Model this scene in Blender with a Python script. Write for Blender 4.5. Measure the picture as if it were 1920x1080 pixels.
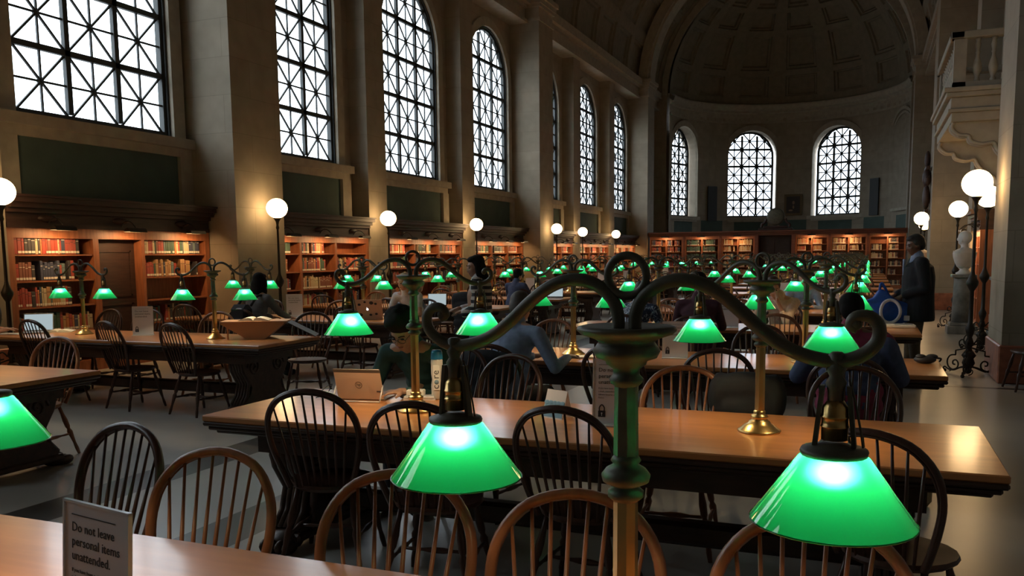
import bpy, math, random
from mathutils import Vector, Matrix, noise
S=bpy.context.scene
for o in list(bpy.data.objects): bpy.data.objects.remove(o)
C=S.collection
PI=math.pi
def R(d): return math.radians(d)

# ------------------------------------------------------------ camera
EYE=1.62
YAW,PIT,ROL,FPX,PPY=0.38879388,-0.11494172,-0.01011285,1633.685,667.6
cam=bpy.data.cameras.new('camera'); co=bpy.data.objects.new('camera',cam); C.objects.link(co); S.camera=co
f=Vector((-math.sin(YAW)*math.cos(PIT),math.cos(YAW)*math.cos(PIT),math.sin(PIT)))
r=f.cross(Vector((0,0,1))).normalized(); u=r.cross(f)
c_,s_=math.cos(ROL),math.sin(ROL)
rr=r*c_+u*s_; uu=u*c_-r*s_
M=Matrix((rr,uu,-f)).transposed().to_4x4(); M.translation=(0,0,EYE)
co.matrix_world=M
cam.sensor_width=36; cam.lens=FPX/1920*36
cam.shift_y=(PPY-540)/1920; cam.shift_x=0
cam.clip_start=.05; cam.clip_end=300

# ------------------------------------------------------------ view, sky
S.view_settings.view_transform='Standard'; S.view_settings.look='None'
S.view_settings.gamma=1; S.view_settings.exposure=0.0
try: S.view_settings.use_curve_mapping=False
except Exception: pass
w=bpy.data.worlds.new('sky'); S.world=w; w.use_nodes=True
nt=w.node_tree; nt.nodes.clear()
out=nt.nodes.new('ShaderNodeOutputWorld'); bg=nt.nodes.new('ShaderNodeBackground')
tc=nt.nodes.new('ShaderNodeTexCoord'); sx=nt.nodes.new('ShaderNodeSeparateXYZ'); cr=nt.nodes.new('ShaderNodeValToRGB')
nt.links.new(tc.outputs['Generated'],sx.inputs[0]); nt.links.new(sx.outputs['Z'],cr.inputs[0])
e=cr.color_ramp.elements; e[0].position=0.0; e[0].color=(.25,.26,.27,1); e[1].position=.03; e[1].color=(.72,.80,.92,1)
e2=cr.color_ramp.elements.new(.35); e2.color=(.88,.94,1,1)
nt.links.new(cr.outputs[0],bg.inputs[0]); bg.inputs[1].default_value=6.5
nt.links.new(bg.outputs[0],out.inputs[0])
S.render.film_transparent=False

# light constants
DESK_W=7.5       # watts of each desk lamp bulb
GLOBE_E=15.0      # globe emission
CASE_W=7.0       # bookcase strip lights

# ------------------------------------------------------------ materials
MATS={}
def mat(name,col,rough=.6,metal=0,kind=None,**k):
    if name in MATS: return MATS[name]
    m=bpy.data.materials.new(name); m.use_nodes=True; t=m.node_tree; b=t.nodes['Principled BSDF']
    b.inputs['Base Color'].default_value=(*col,1); b.inputs['Roughness'].default_value=rough; b.inputs['Metallic'].default_value=metal
    if 'spec' in k: b.inputs['Specular IOR Level'].default_value=k['spec']
    if 'coat' in k: b.inputs['Coat Weight'].default_value=k['coat']; b.inputs['Coat Roughness'].default_value=k.get('coatr',.1)
    def N(n): return t.nodes.new(n)
    L=t.links.new
    if kind in('wood','stone','noise','marble','books'):
        tcn=N('ShaderNodeTexCoord'); mp=N('ShaderNodeMapping'); L(tcn.outputs['Object' if kind!='stone' else 'Generated'],mp.inputs[0])
        L(tcn.outputs['Object'],mp.inputs[0])
        mp.inputs['Scale'].default_value=k.get('scale',(1,1,1))
        nz=N('ShaderNodeTexNoise'); L(mp.outputs[0],nz.inputs[0]); nz.inputs['Scale'].default_value=k.get('ns',6); nz.inputs['Detail'].default_value=6
        rp=N('ShaderNodeValToRGB'); L(nz.outputs[0],rp.inputs[0])
        v=k.get('var',.25)
        rp.color_ramp.elements[0].position=.3; rp.color_ramp.elements[1].position=.7
        c2=k.get('col2'); 
        rp.color_ramp.elements[0].color=(*(x*(1-v) for x in col),1) if not c2 else (*c2,1)
        rp.color_ramp.elements[1].color=(*(min(1,x*(1+v)) for x in col),1)
        L(rp.outputs[0],b.inputs['Base Color'])
        bm=N('ShaderNodeBump'); bm.inputs['Strength'].default_value=k.get('bump',.05); bm.inputs['Distance'].default_value=.01
        L(nz.outputs[0],bm.inputs['Height']); L(bm.outputs[0],b.inputs['Normal'])
    MATS[name]=m; return m
def blocks(name,col,bw,bh,axis,mortar=.75,rough=.8):
    m=bpy.data.materials.new(name); m.use_nodes=True; t=m.node_tree; b=t.nodes['Principled BSDF']; N=t.nodes.new; L=t.links.new
    tcn=N('ShaderNodeTexCoord'); sp=N('ShaderNodeSeparateXYZ'); cb=N('ShaderNodeCombineXYZ'); L(tcn.outputs['Object'],sp.inputs[0])
    if axis=='wall':
        ad=N('ShaderNodeMath'); L(sp.outputs['X'],ad.inputs[0]); L(sp.outputs['Y'],ad.inputs[1]); L(ad.outputs[0],cb.inputs[0]); L(sp.outputs['Z'],cb.inputs[1])
    else: L(sp.outputs['Y'],cb.inputs[0]); L(sp.outputs['X'],cb.inputs[1])
    bk=N('ShaderNodeTexBrick'); L(cb.outputs[0],bk.inputs[0]); bk.inputs['Scale'].default_value=1
    bk.inputs['Brick Width'].default_value=bw; bk.inputs['Row Height'].default_value=bh; bk.inputs['Mortar Size'].default_value=.006
    bk.inputs['Color1'].default_value=(*col,1); bk.inputs['Color2'].default_value=(*(x*.9 for x in col),1); bk.inputs['Mortar'].default_value=(*(x*mortar for x in col),1)
    nz=N('ShaderNodeTexNoise'); nz.inputs['Scale'].default_value=3; nz.inputs['Detail'].default_value=8; L(tcn.outputs['Object'],nz.inputs[0])
    mx=N('ShaderNodeMixRGB'); mx.blend_type='MULTIPLY'; mx.inputs[0].default_value=.45; L(bk.outputs[0],mx.inputs[1]); L(nz.outputs[0],mx.inputs[2])
    L(mx.outputs[0],b.inputs['Base Color']); b.inputs['Roughness'].default_value=rough
    return m
STONE=blocks('limestone_blocks',(.43,.365,.27),1.3,.62,'wall')
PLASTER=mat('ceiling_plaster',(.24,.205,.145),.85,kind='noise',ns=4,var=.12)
TRIMST=mat('carved_stone',(.38,.335,.26),.8,kind='noise',ns=5,var=.12)
GREENP=mat('green_wall_paint',(.07,.105,.09),.85,kind='noise',ns=3,var=.1)
MARBLE=mat('red_marble',(.36,.13,.075),.35,kind='noise',ns=7,var=.35)
MAHOG=mat('mahogany',(.16,.048,.022),.6,kind='wood',scale=(1,1,12),ns=3,var=.3)
MAHOGD=mat('dark_mahogany',(.04,.018,.012),.6,kind='wood',scale=(1,1,10),ns=3,var=.3)
CASEW=mat('shelf_wood',(.30,.105,.045),.45,kind='wood',scale=(8,8,1),ns=3,var=.25)
TOPW=mat('oak_table_top',(.58,.24,.08),.30,coat=.5,coatr=.13,kind='wood',scale=(.8,7,3),ns=2.0,var=.14,bump=.02)
EDGEW=mat('dark_table_wood',(.06,.03,.018),.4,kind='wood',scale=(2,10,10),ns=2,var=.3)
CHD=mat('dark_chair_wood',(.075,.032,.02),.33,kind='wood',scale=(6,6,2),ns=3,var=.25)
CHB=mat('brown_chair_wood',(.30,.115,.05),.33,kind='wood',scale=(6,6,2),ns=3,var=.25)
BRASS=mat('brass',(.62,.42,.16),.3,1)
BRONZE=mat('green_patina_bronze',(.10,.095,.065),.5,.2,kind='noise',ns=20,var=.3)
IRON=mat('black_iron',(.03,.026,.02),.5,.6)
LEAD=mat('window_iron',(.035,.04,.04),.6)
WHITEM=mat('white_marble',(.62,.6,.56),.5,kind='noise',ns=5,var=.1)
CREAMM=mat('cream_plaster_bust',(.6,.48,.3),.5)
GREYM=mat('grey_marble',(.19,.2,.19),.4,kind='noise',ns=4,var=.5)
PAPER=mat('white_card',(.72,.72,.74),.6)
PAPERW=mat('cream_paper',(.75,.7,.6),.7)
INK=mat('black_ink',(.03,.03,.035),.6)
ACRY=mat('clear_acrylic_edge',(.75,.78,.8),.1)
SKIN=mat('skin',(.52,.30,.21),.55); SKINT=mat('tan_skin',(.40,.22,.14),.55); SKIND=mat('brown_skin',(.17,.085,.055),.5)
def emis(name,col,st):
    m=bpy.data.materials.new(name); m.use_nodes=True; t=m.node_tree; t.nodes.clear()
    o=t.nodes.new('ShaderNodeOutputMaterial'); e=t.nodes.new('ShaderNodeEmission'); e.inputs[0].default_value=(*col,1); e.inputs[1].default_value=st; t.links.new(e.outputs[0],o.inputs[0]); return m
GLOBE=emis('lit_globe_glass',(1,.64,.30),GLOBE_E)
BULB=emis('lit_bulb',(1,.85,.6),6)
SCREEN=emis('lit_screen',(.7,.85,.9),.55); LOGOE=emis('lit_laptop_logo',(1,.95,.9),1.2)
def greenglass():
    m=bpy.data.materials.new('green_glass_shade'); m.use_nodes=True; t=m.node_tree; t.nodes.clear(); N=t.nodes.new; L=t.links.new
    o=N('ShaderNodeOutputMaterial'); tr=N('ShaderNodeBsdfTranslucent'); tr.inputs[0].default_value=(.002,.145,.048,1)
    df=N('ShaderNodeBsdfDiffuse'); df.inputs[0].default_value=(.002,.12,.04,1)
    gl=N('ShaderNodeBsdfGlossy'); gl.inputs['Roughness'].default_value=.04; gl.inputs[0].default_value=(1,1,1,1)
    m1=N('ShaderNodeMixShader'); m1.inputs[0].default_value=.25; L(tr.outputs[0],m1.inputs[1]); L(df.outputs[0],m1.inputs[2])
    rf=N('ShaderNodeBsdfRefraction'); rf.inputs['IOR'].default_value=1.5; rf.inputs['Roughness'].default_value=.9; rf.inputs[0].default_value=(.04,.85,.5,1)
    m3=N('ShaderNodeMixShader'); m3.inputs[0].default_value=.16; L(m1.outputs[0],m3.inputs[1]); L(rf.outputs[0],m3.inputs[2])
    fr=N('ShaderNodeFresnel'); fr.inputs[0].default_value=1.5; m2=N('ShaderNodeMixShader'); L(fr.outputs[0],m2.inputs[0]); L(m3.outputs[0],m2.inputs[1]); L(gl.outputs[0],m2.inputs[2])
    L(m2.outputs[0],o.inputs[0]); return m
GREENG=greenglass()
def paneglass():
    m=bpy.data.materials.new('window_glass'); m.use_nodes=True; t=m.node_tree; t.nodes.clear(); N=t.nodes.new; L=t.links.new
    o=N('ShaderNodeOutputMaterial'); tr=N('ShaderNodeBsdfTransparent'); tr.inputs[0].default_value=(.93,.96,.97,1)
    gl=N('ShaderNodeBsdfGlossy'); gl.inputs['Roughness'].default_value=.05
    m2=N('ShaderNodeMixShader'); m2.inputs[0].default_value=.04; L(tr.outputs[0],m2.inputs[1]); L(gl.outputs[0],m2.inputs[2])
    L(m2.outputs[0],o.inputs[0]); return m
GLASS=paneglass()
def floormat():
    m=bpy.data.materials.new('terrazzo_floor'); m.use_nodes=True; t=m.node_tree; b=t.nodes['Principled BSDF']; N=t.nodes.new; L=t.links.new
    tcn=N('ShaderNodeTexCoord'); sp=N('ShaderNodeSeparateXYZ'); L(tcn.outputs['Object'],sp.inputs[0])
    # dark bands along the hall at |x+4.2| in (.5,.9) and cross bands
    def band(sock,cen,per,half):
        a=N('ShaderNodeMath'); a.operation='ADD'; a.inputs[1].default_value=-cen; L(sock,a.inputs[0])
        if per: 
            p=N('ShaderNodeMath'); p.operation='PINGPONG'; p.inputs[1].default_value=per; L(a.outputs[0],p.inputs[0]); a=p
        ab=N('ShaderNodeMath'); ab.operation='ABSOLUTE'; L(a.outputs[0],ab.inputs[0])
        l=N('ShaderNodeMath'); l.operation='LESS_THAN'; l.inputs[1].default_value=half; L(ab.outputs[0],l.inputs[0]); return l
    ab=N('ShaderNodeMath'); ab.operation='ADD'; ab.inputs[1].default_value=4.2; L(sp.outputs['X'],ab.inputs[0])
    aa=N('ShaderNodeMath'); aa.operation='ABSOLUTE'; L(ab.outputs[0],aa.inputs[0])
    b1=band(aa.outputs[0],.7,None,.2); b2=band(aa.outputs[0],6.6,None,.12); b3=band(sp.outputs['Y'],11.6,7.38,.06)
    mx=N('ShaderNodeMath'); mx.operation='MAXIMUM'; L(b1.outputs[0],mx.inputs[0]); L(b2.outputs[0],mx.inputs[1])
    mx2=N('ShaderNodeMath'); mx2.operation='MAXIMUM'; L(mx.outputs[0],mx2.inputs[0]); L(b3.outputs[0],mx2.inputs[1])
    nz=N('ShaderNodeTexNoise'); nz.inputs['Scale'].default_value=1.3; nz.inputs['Detail'].default_value=8; L(tcn.outputs['Object'],nz.inputs[0])
    rp=N('ShaderNodeValToRGB'); L(nz.outputs[0],rp.inputs[0]); rp.color_ramp.elements[0].color=(.36,.345,.31,1); rp.color_ramp.elements[1].color=(.52,.50,.45,1)
    mc=N('ShaderNodeMixRGB'); L(mx2.outputs[0],mc.inputs[0]); L(rp.outputs[0],mc.inputs[1]); mc.inputs[2].default_value=(.085,.075,.065,1)
    L(mc.outputs[0],b.inputs['Base Color']); b.inputs['Roughness'].default_value=.28
    return m
FLOORM=floormat()

# ------------------------------------------------------------ mesh builder
class MB:
    def __init__(s): s.v=[]; s.f=[]; s.sm=[]; s.mt=[]; s.cur=None
    def _add(s,vs,fs,smooth=False,m=None):
        o=len(s.v); s.v+= [tuple(x) for x in vs]
        for a in fs: s.f.append(tuple(i+o for i in a)); s.sm.append(smooth); s.mt.append(m or s.cur)
        return s
    def box(s,x0,x1,y0,y1,z0,z1,m=None,T=None,bev=0):
        if bev:
            b=min(bev,(x1-x0)*.45,(y1-y0)*.45,(z1-z0)*.45)
            vs=[];  # chamfered box
            xs=(x0,x1);ys=(y0,y1);zs=(z0,z1)
            idx={}
            for i in(0,1):
                for j in(0,1):
                    for k in(0,1):
                        dx=b if i==0 else -b; dy=b if j==0 else -b; dz=b if k==0 else -b
                        idx[i,j,k,0]=len(vs); vs.append((xs[i],ys[j]+dy,zs[k]+dz))
                        idx[i,j,k,1]=len(vs); vs.append((xs[i]+dx,ys[j],zs[k]+dz))
                        idx[i,j,k,2]=len(vs); vs.append((xs[i]+dx,ys[j]+dy,zs[k]))
            fs=[]
            for i in(0,1): fs.append((idx[i,0,0,0],idx[i,1,0,0],idx[i,1,1,0],idx[i,0,1,0]))
            for j in(0,1): fs.append((idx[0,j,0,1],idx[1,j,0,1],idx[1,j,1,1],idx[0,j,1,1]))
            for k in(0,1): fs.append((idx[0,0,k,2],idx[1,0,k,2],idx[1,1,k,2],idx[0,1,k,2]))
            for i in(0,1):
                for j in(0,1): fs.append((idx[i,j,0,0],idx[i,j,0,1],idx[i,j,1,1],idx[i,j,1,0]))
                for k in(0,1): fs.append((idx[i,0,k,0],idx[i,0,k,2],idx[i,1,k,2],idx[i,1,k,0]))
            for j in(0,1):
                for k in(0,1): fs.append((idx[0,j,k,1],idx[0,j,k,2],idx[1,j,k,2],idx[1,j,k,1]))
            for i in(0,1):
                for j in(0,1):
                    for k in(0,1): fs.append((idx[i,j,k,0],idx[i,j,k,1],idx[i,j,k,2]))
            if T: vs=[T@Vector(p) for p in vs]
            return s._add(vs,fs,False,m)
        vs=[(x,y,z) for x in(x0,x1) for y in(y0,y1) for z in(z0,z1)]
        if T: vs=[T@Vector(p) for p in vs]
        return s._add(vs,[(0,1,3,2),(4,6,7,5),(0,4,5,1),(2,3,7,6),(0,2,6,4),(1,5,7,3)],False,m)
    def prism(s,pts,h0,h1,plane='xz',m=None,T=None,smooth=False):
        n=len(pts)
        def P(p,h):
            a,b=p
            return {'xz':(a,h,b),'xy':(a,b,h),'yz':(h,a,b)}[plane]
        vs=[P(p,h0) for p in pts]+[P(p,h1) for p in pts]
        if T: vs=[T@Vector(p) for p in vs]
        fs=[(i,(i+1)%n,n+(i+1)%n,n+i) for i in range(n)]
        s._add(vs,fs,smooth,m); o=len(s.v)-2*n
        s.f.append(tuple(range(o+n-1,o-1,-1))); s.sm.append(False); s.mt.append(m or s.cur)
        s.f.append(tuple(range(o+n,o+2*n))); s.sm.append(False); s.mt.append(m or s.cur); return s
    def lathe(s,prof,seg=16,c=(0,0,0),m=None,T=None,smooth=True,cap=True,sq=1.0):
        vs=[]; n=len(prof)
        for rr_,z in prof:
            for k in range(seg):
                a=2*PI*(k+.5)/seg; vs.append((c[0]+rr_*math.cos(a),c[1]+rr_*math.sin(a)*sq,c[2]+z))
        if T: vs=[T@Vector(p) for p in vs]
        fs=[(i*seg+k,i*seg+(k+1)%seg,(i+1)*seg+(k+1)%seg,(i+1)*seg+k) for i in range(n-1) for k in range(seg)]
        if cap: fs+= [tuple(range(seg-1,-1,-1)),tuple(range((n-1)*seg,n*seg))]
        return s._add(vs,fs,smooth,m)
    def tube(s,pts,rad,seg=8,m=None,T=None,closed=False,flat=None):
        pts=[Vector(p) for p in pts]; n=len(pts)
        if not hasattr(rad,'__len__'): rad=[rad]*n
        vs=[]; up=None
        for i,p in enumerate(pts):
            if closed: d=pts[(i+1)%n]-pts[i-1]
            else: d=pts[min(i+1,n-1)]-pts[max(i-1,0)]
            d.normalize()
            if up is None:
                up=Vector((0,0,1)) if abs(d.z)<.9 else Vector((1,0,0))
                if flat: up=Vector(flat)
            a=up-d*up.dot(d)
            if a.length<1e-5: a=d.orthogonal()
            a.normalize(); b=d.cross(a); 
            if not flat: up=a
            for k in range(seg):
                t=2*PI*k/seg; vs.append(p+(a*math.cos(t)+b*math.sin(t))*rad[i])
        if T: vs=[T@v for v in vs]
        fs=[(i*seg+k,i*seg+(k+1)%seg,((i+1)%n)*seg+(k+1)%seg,((i+1)%n)*seg+k) for i in range(n if closed else n-1) for k in range(seg)]
        if not closed: fs+=[tuple(range(seg-1,-1,-1)),tuple(range((n-1)*seg,n*seg))]
        return s._add(vs,fs,True,m)
    def ball(s,c,rad,seg=14,rings=9,m=None,T=None):
        if not hasattr(rad,'__len__'): rad=(rad,)*3
        vs=[(0,0,1)]
        for i in range(1,rings):
            t=PI*i/rings
            for k in range(seg): a=2*PI*k/seg; vs.append((math.sin(t)*math.cos(a),math.sin(t)*math.sin(a),math.cos(t)))
        vs.append((0,0,-1))
        vs=[Vector((c[0]+x*rad[0],c[1]+y*rad[1],c[2]+z*rad[2])) for x,y,z in vs]
        if T: vs=[T@v for v in vs]
        fs=[(0,1+k,1+(k+1)%seg) for k in range(seg)]
        for i in range(rings-2):
            for k in range(seg): fs.append((1+i*seg+k,1+(i+1)*seg+k,1+(i+1)*seg+(k+1)%seg,1+i*seg+(k+1)%seg))
        l=len(vs)-1; o=1+(rings-2)*seg
        fs+=[(o+k,l,o+(k+1)%seg) for k in range(seg)]
        return s._add(vs,fs,True,m)
    def quad(s,pts,m=None,smooth=False): return s._add(pts,[tuple(range(len(pts)))],smooth,m)
    def merge(s,o,T=None,m=None):
        vs=o.v if T is None else [tuple(T@Vector(p)) for p in o.v]
        off=len(s.v); s.v+=vs
        for a,b,c in zip(o.f,o.sm,o.mt): s.f.append(tuple(i+off for i in a)); s.sm.append(b); s.mt.append(c or m)
        return s
    def mesh(s,name,m=None):
        me=bpy.data.meshes.new(name); me.from_pydata(s.v,[],s.f)
        mats=[]; ids=[]
        for x in s.mt:
            x=x or m
            if x not in mats: mats.append(x)
            ids.append(mats.index(x))
        for x in mats: me.materials.append(x)
        me.polygons.foreach_set('material_index',ids); me.polygons.foreach_set('use_smooth',s.sm)
        me.validate(); me.update()
        import bmesh
        b=bmesh.new(); b.from_mesh(me); bmesh.ops.recalc_face_normals(b,faces=b.faces); b.to_mesh(me); b.free()
        return me
    def build(s,name,m=None,parent=None):
        return link(name,s.mesh(name,m),parent)
def link(name,me,parent=None):
    o=bpy.data.objects.new(name,me); C.objects.link(o)
    if parent: o.parent=parent
    return o
def tag(o,label=None,cat=None,group=None,kind=None):
    if label: o['label']=label
    if cat: o['category']=cat
    if group: o['group']=group
    if kind: o['kind']=kind
    return o
def thing(name,label,cat,loc=(0,0,0),rz=0,group=None):
    o=bpy.data.objects.new(name,None); C.objects.link(o); o.location=loc; o.rotation_euler=(0,0,rz); o.empty_display_size=.1
    return tag(o,label,cat,group)
def struct(o): o['kind']='structure'; return o
class Kit:
    """parts of one kind of thing; copies share mesh data"""
    def __init__(s,name,cat): s.name=name; s.cat=cat; s.parts=[]; s.joined=None
    def add(s,name,mb,m=None,parent=None,loc=(0,0,0)):
        s.parts.append((name,mb,mb.mesh(name,m),parent,m,loc)); return len(s.parts)-1
    def put(s,label,group,loc,rz=0,simple=False,sc=1,swap=None):
        if simple:
            if not s.joined:
                a=MB()
                for n,mb,me,p,m,l in s.parts: a.merge(mb,None,m)
                s.joined={None:a}
            key=swap[1] if swap else None
            if key not in s.joined or not isinstance(s.joined[key],bpy.types.Mesh):
                a=MB(); 
                for n,mb,me,p,m,l in s.parts: a.merge(mb,None,(swap[1] if swap and m==swap[0] else m))
                s.joined[key]=a.mesh(s.name)
            o=link(s.name,s.joined[key]); o.location=loc; o.rotation_euler=(0,0,rz); o.scale=(sc,)*3
            return tag(o,label,s.cat,group)
        root=thing(s.name,label,s.cat,loc,rz,group); root.scale=(sc,)*3
        objs=[]
        for i,(n,mb,me,p,m,l) in enumerate(s.parts):
            if swap and m==swap[0]:
                k=(i,swap[1])
                if not hasattr(s,'sw'): s.sw={}
                if k not in s.sw:
                    me2=me.copy(); 
                    for q in range(len(me2.materials)):
                        if me2.materials[q]==swap[0]: me2.materials[q]=swap[1]
                    s.sw[k]=me2
                me=s.sw[k]
            o=link(n,me,root if p is None else objs[p]); objs.append(o)
        root['_n']=len(objs); del root['_n']
        return root
def Tr(x=0,y=0,z=0,rz=0,rx=0,ry=0):
    return Matrix.Translation((x,y,z))@Matrix.Rotation(rz,4,'Z')@Matrix.Rotation(ry,4,'Y')@Matrix.Rotation(rx,4,'X')
def textmesh(s,size,T,m=None,align='LEFT',ext=.0004):
    c=bpy.data.curves.new('t','FONT'); c.body=s; c.size=size; c.align_x=align; c.extrude=ext; c.resolution_u=2
    o=bpy.data.objects.new('t',c); me=bpy.data.meshes.new_from_object(o)
    mb=MB(); mb.cur=m
    mb._add([T@v.co for v in me.vertices],[tuple(p.vertices) for p in me.polygons],False,m)
    bpy.data.objects.remove(o); bpy.data.curves.remove(c); bpy.data.meshes.remove(me); return mb
def smooth_pts(pts,n=5,closed=False):
    """Catmull-Rom"""
    P=[Vector(p) for p in pts]; out=[]
    N=len(P)
    for i in range(N if closed else N-1):
        if closed: a,b,c,d=P[i-1],P[i],P[(i+1)%N],P[(i+2)%N]
        else: a,b,c,d=P[max(i-1,0)],P[i],P[i+1],P[min(i+2,N-1)]
        for k in range(n):
            t=k/n; out.append(.5*((2*b)+(c-a)*t+(2*a-5*b+4*c-d)*t*t+(3*b-a-3*c+d)*t**3))
    if not closed: out.append(P[-1])
    return out
ORD=['first','second','third','fourth','fifth','sixth','seventh','eighth','ninth','tenth','eleventh','twelfth','thirteenth','fourteenth','fifteenth','sixteenth','seventeenth','eighteenth','nineteenth','twentieth','twenty-first','twenty-second','twenty-third','twenty-fourth','twenty-fifth','twenty-sixth','twenty-seventh','twenty-eighth','twenty-ninth','thirtieth']+['thirty-'+x for x in ('first','second','third','fourth','fifth','sixth','seventh','eighth','ninth')]+['fortieth']*10
# ============================================================ HALL
AX=-4.2                 # hall axis
XL,XR=-9.95,1.52        # big pier faces
PXL,PXR=-10.5,2.07      # small pilaster faces
WXL,WXR=-10.95,2.5      # wall planes
Y0,Y1=-6.2,45.6         # hall ends (apse springs at Y1)
WIN0,PITCH=10.24,4.92
SILL,SPR,HW=3.63,7.0,1.48
SPZ=9.8                 # vault spring
struct(MB().quad([(-12.2,Y0-1,0),(3.2,Y0-1,0),(3.2,53,0),(-12.2,53,0)]).build('floor',FLOORM))

def wallpanel(mb,mp,s0,s1,z0,z1,th,openings,ds=.6,m=None):
    """wall in (s,z) with arched openings (c,hw,sill,spring); mp(s,t,z)->point, t outward thickness"""
    def strip(a,b,zl,zh):  # zl,zh: functions at a and b
        n=max(1,int(math.ceil((b-a)/ds)))
        for i in range(n):
            x0=a+(b-a)*i/n; x1=a+(b-a)*(i+1)/n
            mb.quad([mp(x0,0,zl(x0)),mp(x1,0,zl(x1)),mp(x1,0,zh(x1)),mp(x0,0,zh(x0))],m)
            mb.quad([mp(x0,th,zl(x0)),mp(x1,th,zl(x1)),mp(x1,th,zh(x1)),mp(x0,th,zh(x0))],m)
    K=lambda v:(lambda x:v)
    cur=s0
    for (c,hw,si,sp) in sorted(openings):
        strip(cur,c-hw,K(z0),K(z1))
        strip(c-hw,c+hw,K(z0),K(si))
        n=14
        xs=[c-hw*math.cos(PI*i/n) for i in range(n+1)]
        zt=[sp+hw*math.sin(PI*i/n) for i in range(n+1)]
        for i in range(n):
            for t in (0,th):
                mb.quad([mp(xs[i],t,zt[i]),mp(xs[i+1],t,zt[i+1]),mp(xs[i+1],t,z1),mp(xs[i],t,z1)],m)
            mb.quad([mp(xs[i],0,zt[i]),mp(xs[i+1],0,zt[i+1]),mp(xs[i+1],th,zt[i+1]),mp(xs[i],th,zt[i])],m,True)
        for x in (c-hw,c+hw): mb.quad([mp(x,0,si),mp(x,th,si),mp(x,th,sp),mp(x,0,sp)],m)
        nn=3
        for i in range(nn):
            x0=c-hw+2*hw*i/nn; x1=c-hw+2*hw*(i+1)/nn
            mb.quad([mp(x0,0,si),mp(x1,0,si),mp(x1,th,si),mp(x0,th,si)],m)
        cur=c+hw
    strip(cur,s1,K(z0),K(z1))
def outlineframe(mb,T,hw,si,sp,w,t0,t1,n=18,m=None):
    """arched frame ring; local (u,z) with depth t; T maps (u,t,z)"""
    def ring(k): 
        h=hw-k; pts=[(-h,si+k),(-h,sp)]
        for i in range(1,n): a=PI-PI*i/n; pts.append((h*math.cos(a),sp+h*math.sin(a)))
        return pts+[(h,sp),(h,si+k)]
    A,B=ring(0),ring(w); N=len(A)
    for i in range(N):
        j=(i+1)%N
        a,b,c,d=A[i],A[j],B[j],B[i]
        for t in(t0,t1): mb.quad([T@Vector((p[0],t,p[1])) for p in (a,b,c,d)],m)
        mb.quad([T@Vector((p[0],t,p[1])) for p,t in ((d,t0),(c,t0),(c,t1),(d,t1))],m)
        mb.quad([T@Vector((p[0],t,p[1])) for p,t in ((a,t0),(b,t0),(b,t1),(a,t1))],m)
def make_window(idx,T,hw,si,sp,thick=1.0):
    fr=MB()
    outlineframe(fr,T,hw,si,sp,.10,.0,.10)
    outlineframe(fr,T,hw-.0,si,sp,.04,-.04,.0)
    cols=3; cw=2*(hw-.09)/cols; rows=5; tot=(sp+hw)-si-.1; ch=tot/5
    def inside(uv,g=.06): 
        uu_,z=uv
        if z<=sp: return abs(uu_)<=hw-g and z>=si+g
        return uu_*uu_+(z-sp)**2<=(hw-g)**2
    def clip(a,b):
        # clip a segment to the arch
        pts=[]; N=40
        for i in range(N+1):
            t=i/N; p=(a[0]+(b[0]-a[0])*t,a[1]+(b[1]-a[1])*t)
            if inside(p): pts.append(p)
        return (pts[0],pts[-1]) if len(pts)>1 else None
    def bar(a,b,wd,d0,d1):
        s=clip(a,b)
        if not s: return
        a,b=Vector(s[0]),Vector(s[1]); d=(b-a); 
        if d.length<.02: return
        d.normalize(); n=Vector((-d.y,d.x))*wd*.5
        q=[a+n,b+n,b-n,a-n]
        vs=[T@Vector((p[0],t,p[1])) for t in(d0,d1) for p in q]
        fr._add(vs,[(0,1,2,3),(4,7,6,5),(0,4,5,1),(1,5,6,2),(2,6,7,3),(3,7,4,0)])
    u0=-(hw-.09)
    zt=sp+hw
    for i in (1,2): bar((u0+cw*i,si),(u0+cw*i,zt),.085*thick,.0,.07)
    for j in range(1,5): bar((-hw,si+.05+ch*j),(hw,si+.05+ch*j),.085*thick,.0,.07)
    for i in range(3):
        for j in range(5):
            cx=u0+cw*(i+.5); cz=si+.05+ch*(j+.5); a=cw/2; b=ch/2; w_=.032*thick*(1.5 if thick>1 else 1)
            bar((cx-a,cz-b),(cx+a,cz+b),w_,.02,.05); bar((cx-a,cz+b),(cx+a,cz-b),w_,.02,.05)
            bar((cx,cz-b),(cx,cz+b),w_*.9,.02,.05); bar((cx-a,cz),(cx+a,cz),w_*.9,.02,.05)
            if inside((cx,cz)):
                fr.lathe([(.02*thick,0),(.045*thick,.0),(.045*thick,.05),(.0,.06)],8,T=T@Tr(cx,.07,cz,rx=PI/2))
    o=fr.build('window_%d'%idx,LEAD); struct(o)
    g=MB(); n=18
    pts=[(-hw+.03,si+.03),(hw-.03,si+.03)]+[((hw-.03)*math.cos(PI*i/n),sp+(hw-.03)*math.sin(PI*i/n)) for i in range(n+1)]
    g.prism(pts,.075,.08,'xz',T=T)
    p=g.build('pane',GLASS,o)
    return o
def portal(T,hw,si,sp,out=.7):
    l=bpy.data.lights.new('sky_portal','AREA'); l.shape='RECTANGLE'; l.size=2*hw+.1; l.size_y=sp+hw-si+.1; l.cycles.is_portal=True
    o=bpy.data.objects.new('sky_portal',l); C.objects.link(o)
    # area light emits along -Z: aim into the room (local -t)
    o.matrix_world=T@Tr(0,out,(si+sp+hw)/2)@Matrix.Rotation(R(-90),4,'X')
    return o

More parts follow.
